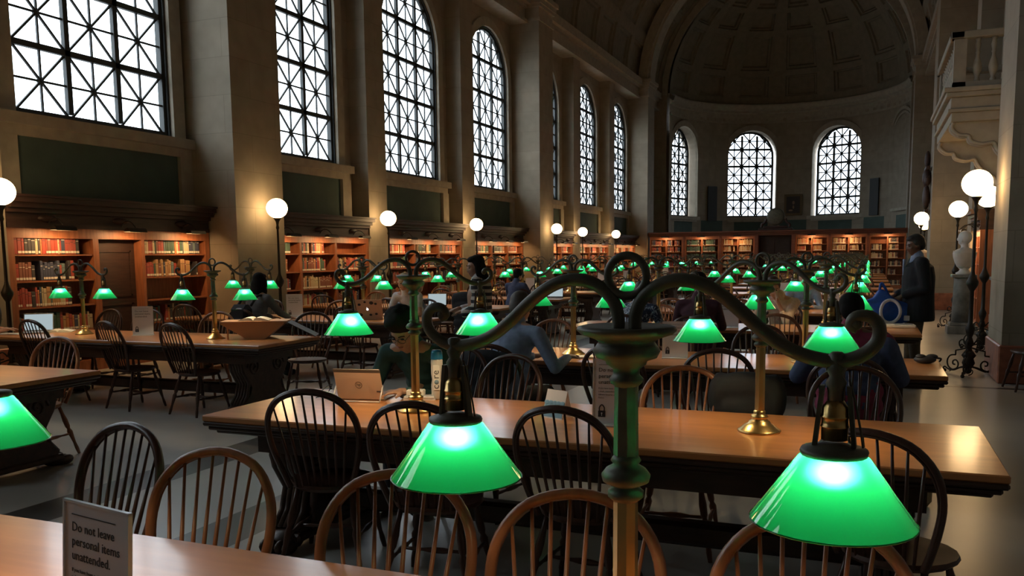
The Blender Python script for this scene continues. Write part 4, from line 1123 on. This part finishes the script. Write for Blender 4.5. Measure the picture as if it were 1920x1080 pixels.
# ============================================================ PEOPLE
def cap(mb,a,b,ra,rb):
    a,b=Vector(a),Vector(b); mb.tube([a,a.lerp(b,.5),b],[ra,(ra+rb)/2,rb],10); mb.ball(a,ra,10,8); mb.ball(b,rb,10,8)
def hand(mb,wr,d,n,sd=1,curl=.5,s=1.0):
    """wr wrist, d direction of the fingers, n palm-side normal"""
    d=Vector(d).normalized(); n=Vector(n); n=(n-d*n.dot(d)).normalized(); l=d.cross(n)*sd
    wr=Vector(wr)
    cap(mb,wr,wr+d*.03*s,.024*s,.026*s)
    for k,(off,ln) in enumerate(((.030,.072),(.010,.082),(-.010,.076),(-.030,.058))):
        b0=wr+d*.085*s+l*off*s
        cap(mb,wr+d*.03*s+l*off*.6*s,b0,.015*s,.0125*s)
        dd=(d+n*curl*.5).normalized(); p1=b0+dd*ln*.5*s+l*off*.1*s; dd=(d+n*curl*1.3).normalized(); p2=p1+dd*ln*.45*s
        cap(mb,b0,p1,.0105*s,.0092*s); cap(mb,p1,p2,.0092*s,.0078*s)
    t0=wr+d*.03*s+l*.022*s; t1=t0+(d*.6+l*.9+n*.3).normalized()*.045*s; t2=t1+(d*.9+l*.35+n*.4).normalized()*.032*s
    cap(mb,t0,t1,.014*s,.011*s); cap(mb,t1,t2,.011*s,.009*s)
def remesh(o,v):
    m=o.modifiers.new('blend','REMESH'); m.mode='VOXEL'; m.voxel_size=v; m.use_smooth_shade=True
    s=o.modifiers.new('soften','SMOOTH'); s.factor=.5; s.iterations=3 if v>.008 else 2
def person(label,loc,rz,P,skin,shirt,legs,hair,group=None,vox=.012,hairstyle='short',sleeve=1,extras=None,shoe=INK):
    """P: dict of joints in the local frame (facing +y)"""
    t=thing('person',label,'person',loc,rz,group)
    H=Vector(P['head']); HM=Matrix.Translation(H)@Matrix.Rotation(P.get('yaw',0),4,'Z')@Matrix.Rotation(P.get('pitch',0),4,'X')@Matrix.Rotation(P.get('tilt',0),4,'Y')
    b=MB(); hp=Vector(P['pelvis']); ch=Vector(P['chest']); nk=Vector(P['neck'])
    def hb(c,r_): b.ball(c,r_,14,10,T=HM)
    hb((0,-.012,.028),(.074,.092,.086)); hb((0,.03,-.035),(.056,.062,.07)); hb((0,.05,-.078),(.032,.034,.028)); hb((0,.088,-.012),(.013,.018,.028)); hb((0,.098,-.026),(.016,.013,.011))
    hb((0,.066,.026),(.05,.022,.013)); hb((0,.081,-.052),(.022,.012,.008)); hb((.036,.058,-.02),(.022,.022,.022)); hb((-.036,.058,-.02),(.022,.022,.022))
    for s in(-1,1): hb((s*.076,-.006,-.005),(.011,.02,.032))
    cap(b,nk-Vector((0,0,.03)),H+Vector((0,0,-.05)),.054,.05)
    cap(b,hp,ch,.11,.12); cap(b,ch,nk,.11,.06)
    for sd,k in((-1,'L'),(1,'R')):
        sh,el,wr=[Vector(x) for x in P['arm'+k]]
        cap(b,nk,sh,.05,.05); cap(b,sh,el,.046,.036); cap(b,el,wr,.036,.025)
        hd=P.get('hand'+k,((wr-el),(0,0,-1),.4)); hand(b,wr,hd[0],hd[1],-sd if True else sd,hd[2])
        hi,kn,an=[Vector(x) for x in P['leg'+k]]
        cap(b,hp,hi,.1,.085); cap(b,hi,kn,.08,.055); cap(b,kn,an,.052,.036); cap(b,an,an+Vector((0,.1,-.04)),.035,.028)
    o=b.build('body',skin,t); remesh(o,vox)
    c=MB(); w2=P.get('girth',1.0)
    lo=hp+(ch-hp)*-.1
    for q in range(5):
        p=lo.lerp(ch,q/4); c.ball(p,((.165+.02*math.sin(q))*w2,.125*w2,.12),14,9)
    c.ball(ch+(nk-ch)*.35,(.175*w2,.115*w2,.11),14,9)
    cap(c,ch+(nk-ch)*.6,nk+(nk-ch)*.14,.10,.074)
    for k in 'LR':
        sh,el,wr=[Vector(x) for x in P['arm'+k]]
        cap(c,nk+(ch-nk)*.25,sh,.07,.064); e2=el if sleeve else sh.lerp(el,.55)
        cap(c,sh,e2,.063,.05)
        if sleeve: cap(c,el,el.lerp(wr,.9 if sleeve==1 else .45),.05,.037)
    o=c.build('shirt',shirt,t); remesh(o,max(vox,.011))
    g=MB()
    for k in 'LR':
        hi,kn,an=[Vector(x) for x in P['leg'+k]]
        cap(g,hp,hi,.125,.105); cap(g,hi,kn,.097,.07); cap(g,kn,an,.068,.05)
    o=g.build('trousers',legs,t); remesh(o,.014)
    for k in 'LR':
        an=Vector(P['leg'+k][2]); s=MB(); s.ball(an+Vector((0,.06,-.055)),(.045,.13,.045),12,8); s.ball(an+Vector((0,0,-.02)),(.042,.05,.05),10,8); s.build('shoe',shoe,t)
    h=MB()
    def hh(c_,r_): h.ball(c_,r_,14,10,T=HM)
    if hairstyle!='none':
        hh((0,-.028,.052),(.084,.094,.084)); hh((0,.02,.088),(.066,.062,.038)); hh((0,-.075,.0),(.07,.045,.075))
        for s in(-1,1): hh((s*.066,-.02,.03),(.022,.05,.055))
    if hairstyle=='thick':
        hh((0,-.02,.085),(.105,.11,.085)); hh((0,.045,.10),(.085,.055,.045)); hh((0,-.05,.05),(.102,.095,.09))
        rs=random.Random(5)
        for q in range(34):
            a=rs.uniform(0,2*PI); e_=rs.uniform(.1,1.4); hh((.092*math.cos(e_)*math.cos(a),-.02+.1*math.cos(e_)*math.sin(a),.08+.085*math.sin(e_)),(.022,.022,.018))
    if hairstyle=='long':
        hh((0,-.06,-.06),(.095,.07,.14)); hh((0,-.08,-.16),(.1,.06,.14)); hh((0,-.075,-.26),(.085,.05,.1))
        for s in(-1,1): hh((s*.07,-.02,-.04),(.03,.05,.11))
    if hairstyle=='bob':
        hh((0,-.05,-.03),(.1,.075,.11)); hh((0,-.06,-.12),(.1,.065,.09))
        for s in(-1,1): hh((s*.078,-.005,-.03),(.03,.05,.10)); hh((s*.085,.0,-.12),(.035,.045,.07))
    if h.v:
        o=h.build('hair',hair,t); remesh(o,.010)
    if vox<.013:
        for s in(-1,1):
            e=MB(); e.ball((s*.030,.079,.003),(.013,.008,.006),10,6,T=HM); e.build('eye',INK,t)
            e=MB(); e.tube([tuple(HM@Vector(p)) for p in((s*.014,.091,.024),(s*.032,.088,.030),(s*.05,.075,.024))],.0035,5); e.build('eyebrow',hair,t)
        e=MB(); e.tube([tuple(HM@Vector(p)) for p in((-.022,.086,-.054),(0,.094,-.052),(.022,.086,-.054))],.0042,5); e.build('mouth',mat('lips',(.34,.12,.09),.5),t)
    if extras: extras(t,HM)
    return t
def seatP(lean=.1,head=(0,.12,0),hands=None,z0=.56,yaw=0,pitch=0,sp=.19,tilt=0,dz=0,**k):
    """lean: forward offset of the neck"""
    nk=(0,lean,1.12+dz-lean*.25); ch=(0,lean*.55,.90+dz*.7-lean*.08); 
    H=(head[0],nk[1]+head[1]*.5+.02,nk[2]+.145+head[2])
    shz=nk[2]-.065
    P=dict(pelvis=(0,-.05,z0),chest=ch,neck=nk,head=H,yaw=yaw,pitch=pitch,tilt=tilt)
    hands=hands or ((-.16,.48,.80),(.16,.48,.80))
    for key,s,hd in(('L',-1,hands[0]),('R',1,hands[1])):
        sh=Vector((s*sp,nk[1]-.02,shz)); w_=Vector(hd)
        # elbow by two-bone solve, bent outward/down
        L1,L2=.29,.26; d=w_-sh; D=min(d.length,L1+L2-.01); dn=d.normalized(); a=(L1*L1-L2*L2+D*D)/(2*D); hgt=math.sqrt(max(0,L1*L1-a*a))
        pole=Vector((s*.6,-.2,-1)); pole=(pole-dn*pole.dot(dn)).normalized(); el=sh+dn*a+pole*hgt; w_=sh+dn*D
        P['arm'+key]=(sh,el,w_)
        P['hand'+key]=(k.get('hd'+key,(w_-el)*Vector((1,1,.2))),(0,0,-1),.35)
        P['leg'+key]=((s*.095,0,.53),(s*.13,.40,.52),(s*.13,.42,.10))
    P.update({a:b for a,b in k.items() if a in('girth',)})
    return P
fab=lambda n,c,r_=.85: mat(n,c,r_,kind='noise',ns=30,var=.12)
TEAL=fab('teal_shirt',(.018,.06,.055)); DNM=fab('denim',(.05,.09,.16)); BLK=fab('black_cloth',(.018,.018,.02)); LBL=fab('light_blue_shirt',(.27,.34,.48)); GRYJ=fab('grey_blue_jacket',(.22,.27,.34)); WHT=fab('white_top',(.62,.60,.6)); CRM=fab('cream_top',(.66,.5,.35)); MAG=fab('magenta_shirt',(.26,.03,.07)); PLD=fab('blue_plaid_shirt',(.07,.09,.17)); NVY=fab('navy_blazer',(.007,.008,.012)); KHK=fab('khaki_trousers',(.09,.07,.045)); GRY=fab('grey_shirt',(.16,.155,.15)); MRN=fab('maroon_sweater',(.07,.02,.03))
HB=mat('black_hair',(.010,.008,.007),.8,spec=.15); HBR=mat('brown_hair',(.05,.032,.02),.55); HGR=mat('greying_brown_hair',(.075,.06,.045),.6); HBL=mat('blonde_hair',(.30,.18,.08),.5)
def stripes(name,c1,c2,sc):
    m=bpy.data.materials.new(name); m.use_nodes=True; t=m.node_tree; b=t.nodes['Principled BSDF']; N=t.nodes.new; L=t.links.new
    tcn=N('ShaderNodeTexCoord'); wv=N('ShaderNodeTexWave'); wv.bands_direction='Z'; wv.inputs['Scale'].default_value=sc; wv.inputs['Distortion'].default_value=1.2; wv.inputs['Detail'].default_value=0
    rp=N('ShaderNodeValToRGB'); rp.color_ramp.interpolation='CONSTANT'; rp.color_ramp.elements[0].color=(*c1,1); rp.color_ramp.elements[1].color=(*c2,1); rp.color_ramp.elements[1].position=.5
    L(tcn.outputs['Object'],wv.inputs[0]); L(wv.outputs[0],rp.inputs[0]); L(rp.outputs[0],b.inputs['Base Color']); b.inputs['Roughness'].default_value=.9; return m
STR=stripes('black_and_cream_stripes',(.02,.02,.022),(.42,.37,.30),4.2)
def pattern(name):
    m=bpy.data.materials.new(name); m.use_nodes=True; t=m.node_tree; b=t.nodes['Principled BSDF']; N=t.nodes.new; L=t.links.new
    tcn=N('ShaderNodeTexCoord'); nz=N('ShaderNodeTexNoise'); nz.inputs['Scale'].default_value=22; nz.inputs['Detail'].default_value=4; nz.inputs['Distortion'].default_value=1.5
    rp=N('ShaderNodeValToRGB'); rp.color_ramp.interpolation='CONSTANT'; rp.color_ramp.elements[0].color=(.02,.035,.07,1); rp.color_ramp.elements[1].color=(.36,.42,.48,1); rp.color_ramp.elements[1].position=.54
    L(tcn.outputs['Object'],nz.inputs[0]); L(nz.outputs[0],rp.inputs[0]); L(rp.outputs[0],b.inputs['Base Color']); return m
PAT=pattern('blue_and_white_pattern')
def faceto(tx,ty,x,y): return math.atan2(-(tx-x),(ty-y))
# 1 the student with glasses
def glasses(t,HM):
    g=MB()
    for s in(-1,1): g.tube([tuple(HM@Vector((s*.033+.026*math.cos(2*PI*i/16),.096,.002+.018*math.sin(2*PI*i/16)))) for i in range(16)],.0019,5,closed=True); g.tube([tuple(HM@Vector(p)) for p in((s*.058,.095,.008),(s*.078,.0,.012))],.0018,5)
    g.tube([tuple(HM@Vector(p)) for p in((-.008,.098,.005),(.008,.098,.005))],.0018,5); g.build('glasses',INK,t)
person('person with thick black hair and glasses in a dark teal shirt, bent over a laptop',(-2.68,5.22,0),R(178),
   seatP(lean=.34,head=(.0,.16,-.06),hands=((-.10,.60,.80),(.26,.52,.80)),yaw=R(4),pitch=R(-32),dz=.03),SKINT,TEAL,BLK,HB,vox=.0085,hairstyle='thick',extras=glasses)
# 2 man in light blue shirt from behind
person('person in a light blue shirt seen from behind, leaning on the third table',(-2.58,6.15,0),R(-12),
   seatP(lean=.16,head=(.0,.1,-.02),hands=((-.05,.50,.80),(.33,.40,.82)),yaw=R(10),pitch=R(-20),girth=1.15,sp=.215),SKIN,LBL,BLK,HGR,vox=.012)
# 3 blonde
person('person with blonde hair in a white sleeveless top behind the stickered laptop',(-6.25,11.54,0),R(178),
   seatP(lean=.30,head=(.0,.1,.0),hands=((-.14,.62,.80),(.16,.6,.80)),yaw=R(-25),pitch=R(-14),dz=.06),SKIN,WHT,BLK,HBL,vox=.0125,hairstyle='bob',sleeve=0)
# 4 grey-blue jacket
person('person in a hooded grey-blue jacket from behind, at a laptop',(-7.05,12.35,0),R(-20),
   seatP(lean=.30,head=(.03,.2,-.06),pitch=R(-30),yaw=R(-20)),SKIN,GRYJ,BLK,HBR,vox=.014)
# 5 standing woman in striped cardigan
def womx(t,HM):
    c=MB()
    for sd in(-1,1):
        cap(c,(sd*.17,.0,1.32),(sd*.225,-.04,1.08),.072,.065); cap(c,(sd*.225,-.04,1.08),(sd*.14,.14,.98),.06,.045)
    c.lathe([(.1,1.36),(.185,1.31),(.195,1.2),(.19,1.05),(.205,.9),(.21,.80)],18,c=(0,-.05,0),sq=.6)
    for q in range(4): c.ball((.13,-.01,1.26-.13*q),(.075,.085,.1),10,8); c.ball((-.13,-.01,1.26-.13*q),(.075,.085,.1),10,8)
    o=c.build('striped_cardigan',STR,t); remesh(o,.012)
    y=MB(); y.prism([(-.06,.95),(-.02,.95),(.04,.52),(-.10,.50)],-.16,-.13,'xz',T=Tr(.05,.0,0)); y.build('yellow_scarf',mat('yellow_fabric',(.55,.38,.08)),t)
P=dict(pelvis=(0,0,.90),chest=(0,.0,1.18),neck=(0,-.01,1.36),head=(0,.02,1.495),yaw=R(20),pitch=R(-8),
  armL=((-.165,-.01,1.31),(-.22,-.04,1.06),(-.06,.17,1.0)),armR=((.165,-.01,1.31),(.22,-.04,1.06),(.05,.2,1.03)),
  legL=((-.08,0,.86),(-.09,.03,.48),(-.09,-.03,.09)),legR=((.08,0,.86),(.09,.01,.48),(.10,.02,.09)),girth=.8)
person('person standing in the aisle in a black and cream striped cardigan with long dark hair',(-4.08,8.95,0),R(112),P,SKINT,WHT,DNM,HB,vox=.0125,hairstyle='long',extras=womx)
# 6 patterned top
person('person in a blue and white patterned top, back to camera at the fourth right-hand table',(-2.45,9.52,0),R(-8),seatP(lean=.22,head=(.0,.15,-.03),pitch=R(-20)),SKIN,PAT,BLK,HBR,vox=.014)
person('person in a dark maroon sweater seen from behind at the fourth right-hand table',(-1.72,9.54,0),R(6),seatP(lean=.12,head=(.0,.1,.02),pitch=R(-15),dz=.03,girth=1.1),SKIND,MRN,BLK,HB,vox=.014)
person('person in a cream top raising a wrist, far side of the fourth right-hand table',(-1.0,11.5,0),R(172),seatP(lean=.2,head=(.05,.2,-.02),hands=((-.02,.36,1.02),(.22,.5,.80)),pitch=R(-25),yaw=R(20),hdL=(.2,.1,1)),SKIN,CRM,BLK,HBR,vox=.0125,sleeve=2)
# magenta shirt and plaid jacket, right
person('person with black hair, magenta sleeve and dark blue plaid shirt behind the right lamp shade',(-.10,6.13,0),R(2),
   seatP(lean=.14,head=(.0,.1,-.02),hands=((-.2,.45,.80),(.2,.5,.8)),pitch=R(-18),girth=1.2,sp=.22),SKIND,MAG,BLK,HB,vox=.012,
   extras=lambda t,HM:remesh((lambda c:[cap(c,(-.2,.08,1.0),(-.33,.12,.78),.085,.06),cap(c,(-.33,.12,.78),(-.22,.36,.80),.06,.05),[c.ball((0,-.03+.03*q,.62+.1*q),(.21,.15,.1),12,8) for q in range(4)],cap(c,(.22,.08,.98),(.32,.12,.78),.085,.06)] and c)(MB()).build('plaid_jacket',PLD,t),.013))
# left edge person with laptop
person('person in a grey-green sweater cut off by the left edge, hands at a laptop',(-9.75,6.78,0),R(-25),seatP(lean=.18,head=(.0,.1,0),hands=((-.1,.46,.82),(.2,.52,.82)),pitch=R(-18)),SKIN,fab('grey_green_sweater',(.10,.12,.10)),BLK,HBR,vox=.010,sleeve=2)
# backpack person
def bpk(t,HM):
    b=MB(); b.box(-.16,.16,-.34,-.17,.62,1.02,bev=.06); b.box(-.12,.12,-.40,-.33,.64,.85,bev=.03)
    o=b.build('backpack',BLK,t)
    s=MB()
    for sd in(-1,1): s.tube(smooth_pts([(sd*.11,-.2,1.0),(sd*.12,-.06,1.13),(sd*.13,.1,1.08)],4),.018,6)
    s.build('strap',BLK,t)
person('person in a grey top wearing a black backpack, seen from behind near the bookcase',(-7.55,9.44,0),R(-5),seatP(lean=.05,head=(0,.08,0),pitch=R(-10),dz=.04),SKINT,GRY,BLK,HB,vox=.013,hairstyle='bob',extras=bpk)
person('distant person in dark clothes from behind, right of the standing woman',(-6.4,17.9-2.15,0),R(-10),seatP(lean=.1,head=(0,.1,0)),SKIN,PLD,BLK,HB,vox=.02)
person('distant person in a blue checked shirt between the middle desk lamps',(-.95,14.5,0),R(180),seatP(lean=.2,head=(0,.1,0)),SKIN,LBL,BLK,HBR,vox=.02)
# man in blazer
def blazer(t,HM):
    c=MB()
    c.lathe([(.12,1.50),(.205,1.44),(.232,1.32),(.228,1.15),(.235,1.0),(.25,.84),(.245,.80)],20,c=(0,-.02,0),sq=.78)
    cap(c,(.16,-.01,1.49),(-.16,-.01,1.49),.075,.075)
    for sd,k in((-1,'L'),(1,'R')):
        sh,el,wr=[Vector(x) for x in PM['arm'+k]]; cap(c,sh,el,.08,.066); cap(c,el,el.lerp(wr,.85),.064,.05)
    o=c.build('blazer',NVY,t); remesh(o,.013)
    s=MB(); s.prism([(-.03,1.53),(.03,1.53),(.012,1.22)],.135,.155,'xz'); s.build('shirt_front',LBL,t)
PM=dict(pelvis=(0,0,1.0),chest=(0,0,1.3),neck=(0,.0,1.53),head=(0,.035,1.69),yaw=R(10),pitch=R(-12),
  armL=((-.20,-.01,1.48),(-.24,-.05,1.19),(-.13,.18,1.10)),armR=((.20,-.01,1.48),(.24,-.04,1.19),(.12,.20,1.10)),
  handL=((.1,.6,-.5),(1,0,0),.9),handR=((-.1,.6,-.5),(-1,0,0),.9),
  legL=((-.09,0,.95),(-.11,.02,.53),(-.12,-.02,.09)),legR=((.09,0,.95),(.11,.02,.53),(.12,.03,.09)),girth=1.0)
person('person standing at right in a dark navy blazer, holding a blue bag',(.52,11.42,0),R(100),PM,SKIND,LBL,KHK,mat('short_grey_hair',(.03,.026,.022),.7),vox=.0125,extras=blazer)
# blue bag with white ring
bt=thing('tote_bag','bright blue bag with a white ring, held above the table end','bag',(.16,11.3,.78),R(6)); bt.scale=(1.12,)*3
BLU=fab('blue_bag_fabric',(.012,.085,.42),.6)
b=MB(); pr=[(-.36,.14),(-.30,.06),(-.05,-.05),(.10,-.03),(.34,.04),(.30,.18),(.10,.26),(.03,.33),(-.05,.34),(-.10,.26),(-.27,.20)]
n=len(pr)
b.prism(pr,-.07,.07,'xz'); b.ball((0,0,.12),(.24,.11,.13)); b.ball((.12,0,.10),(.18,.10,.1)); b.ball((-.02,0,.28),(.05,.05,.08))
o=b.build('bag_body',BLU,bt); remesh(o,.012)
b=MB(); b.tube([(.06+.095*math.cos(2*PI*i/28),-.15+.05*abs(math.sin(2*PI*i/28))**1.5,.125+.12*math.sin(2*PI*i/28)) for i in range(28)],.017,8,closed=True); b.build('white_ring',PAPER,bt)
b=MB(); b.box(.20,.25,-.125,-.07,.03,.08); b.build('white_patch',PAPER,bt)
b=MB(); b.tube(smooth_pts([(-.04,0,.30),(-.02,.0,.42),(.05,.0,.30)],5),.014,6); b.build('handle',BLU,bt)
# coats and bags
def coat(x,y,z,rz,m_,label,s=1,w_=.42,h=.55):
    b=MB()
    for q in range(5): b.ball((0,-.03*q/4,-.12*q*s),((w_/2-.01*q)*s,.06*s+.01*q,.10*s),12,8)
    b.ball((-.15*s,.02,-.05),(.07,.07,.14)); b.ball((.15*s,.02,-.05),(.07,.07,.14))
    o=b.build('draped_coat',m_); o.location=(x,y,z); o.rotation_euler=(0,0,rz); remesh(o,.015); tag(o,label,'coat')
coat(-.62,5.0,.86,R(0),BLK,'black coat hanging over a chair on the far side of the second right-hand table')
coat(-5.95,12.55,.95,R(0),BLK,'black coat on the chair right of the blonde person',s=1.1)
coat(-2.6,5.82,.84,R(0),BLK,'black jacket hung on the chair of the person in light blue')
b=MB(); b.box(-.16,.16,-.1,.1,0,.40,bev=.07); o=b.build('backpack',fab('blue_backpack',(.02,.05,.16))); o.location=(-.42,6.02,.0); tag(o,'blue backpack standing on the floor beneath the third right-hand table','backpack')
b=MB(); b.box(-.12,.12,-.06,.06,0,.34,bev=.03); o=b.build('paper_bag',fab('tan_paper_bag',(.35,.27,.15))); o.location=(.30,6.0,0); o.rotation_euler=(0,0,R(30)); tag(o,'crumpled tan paper bag on the floor beside the right aisle','bag')
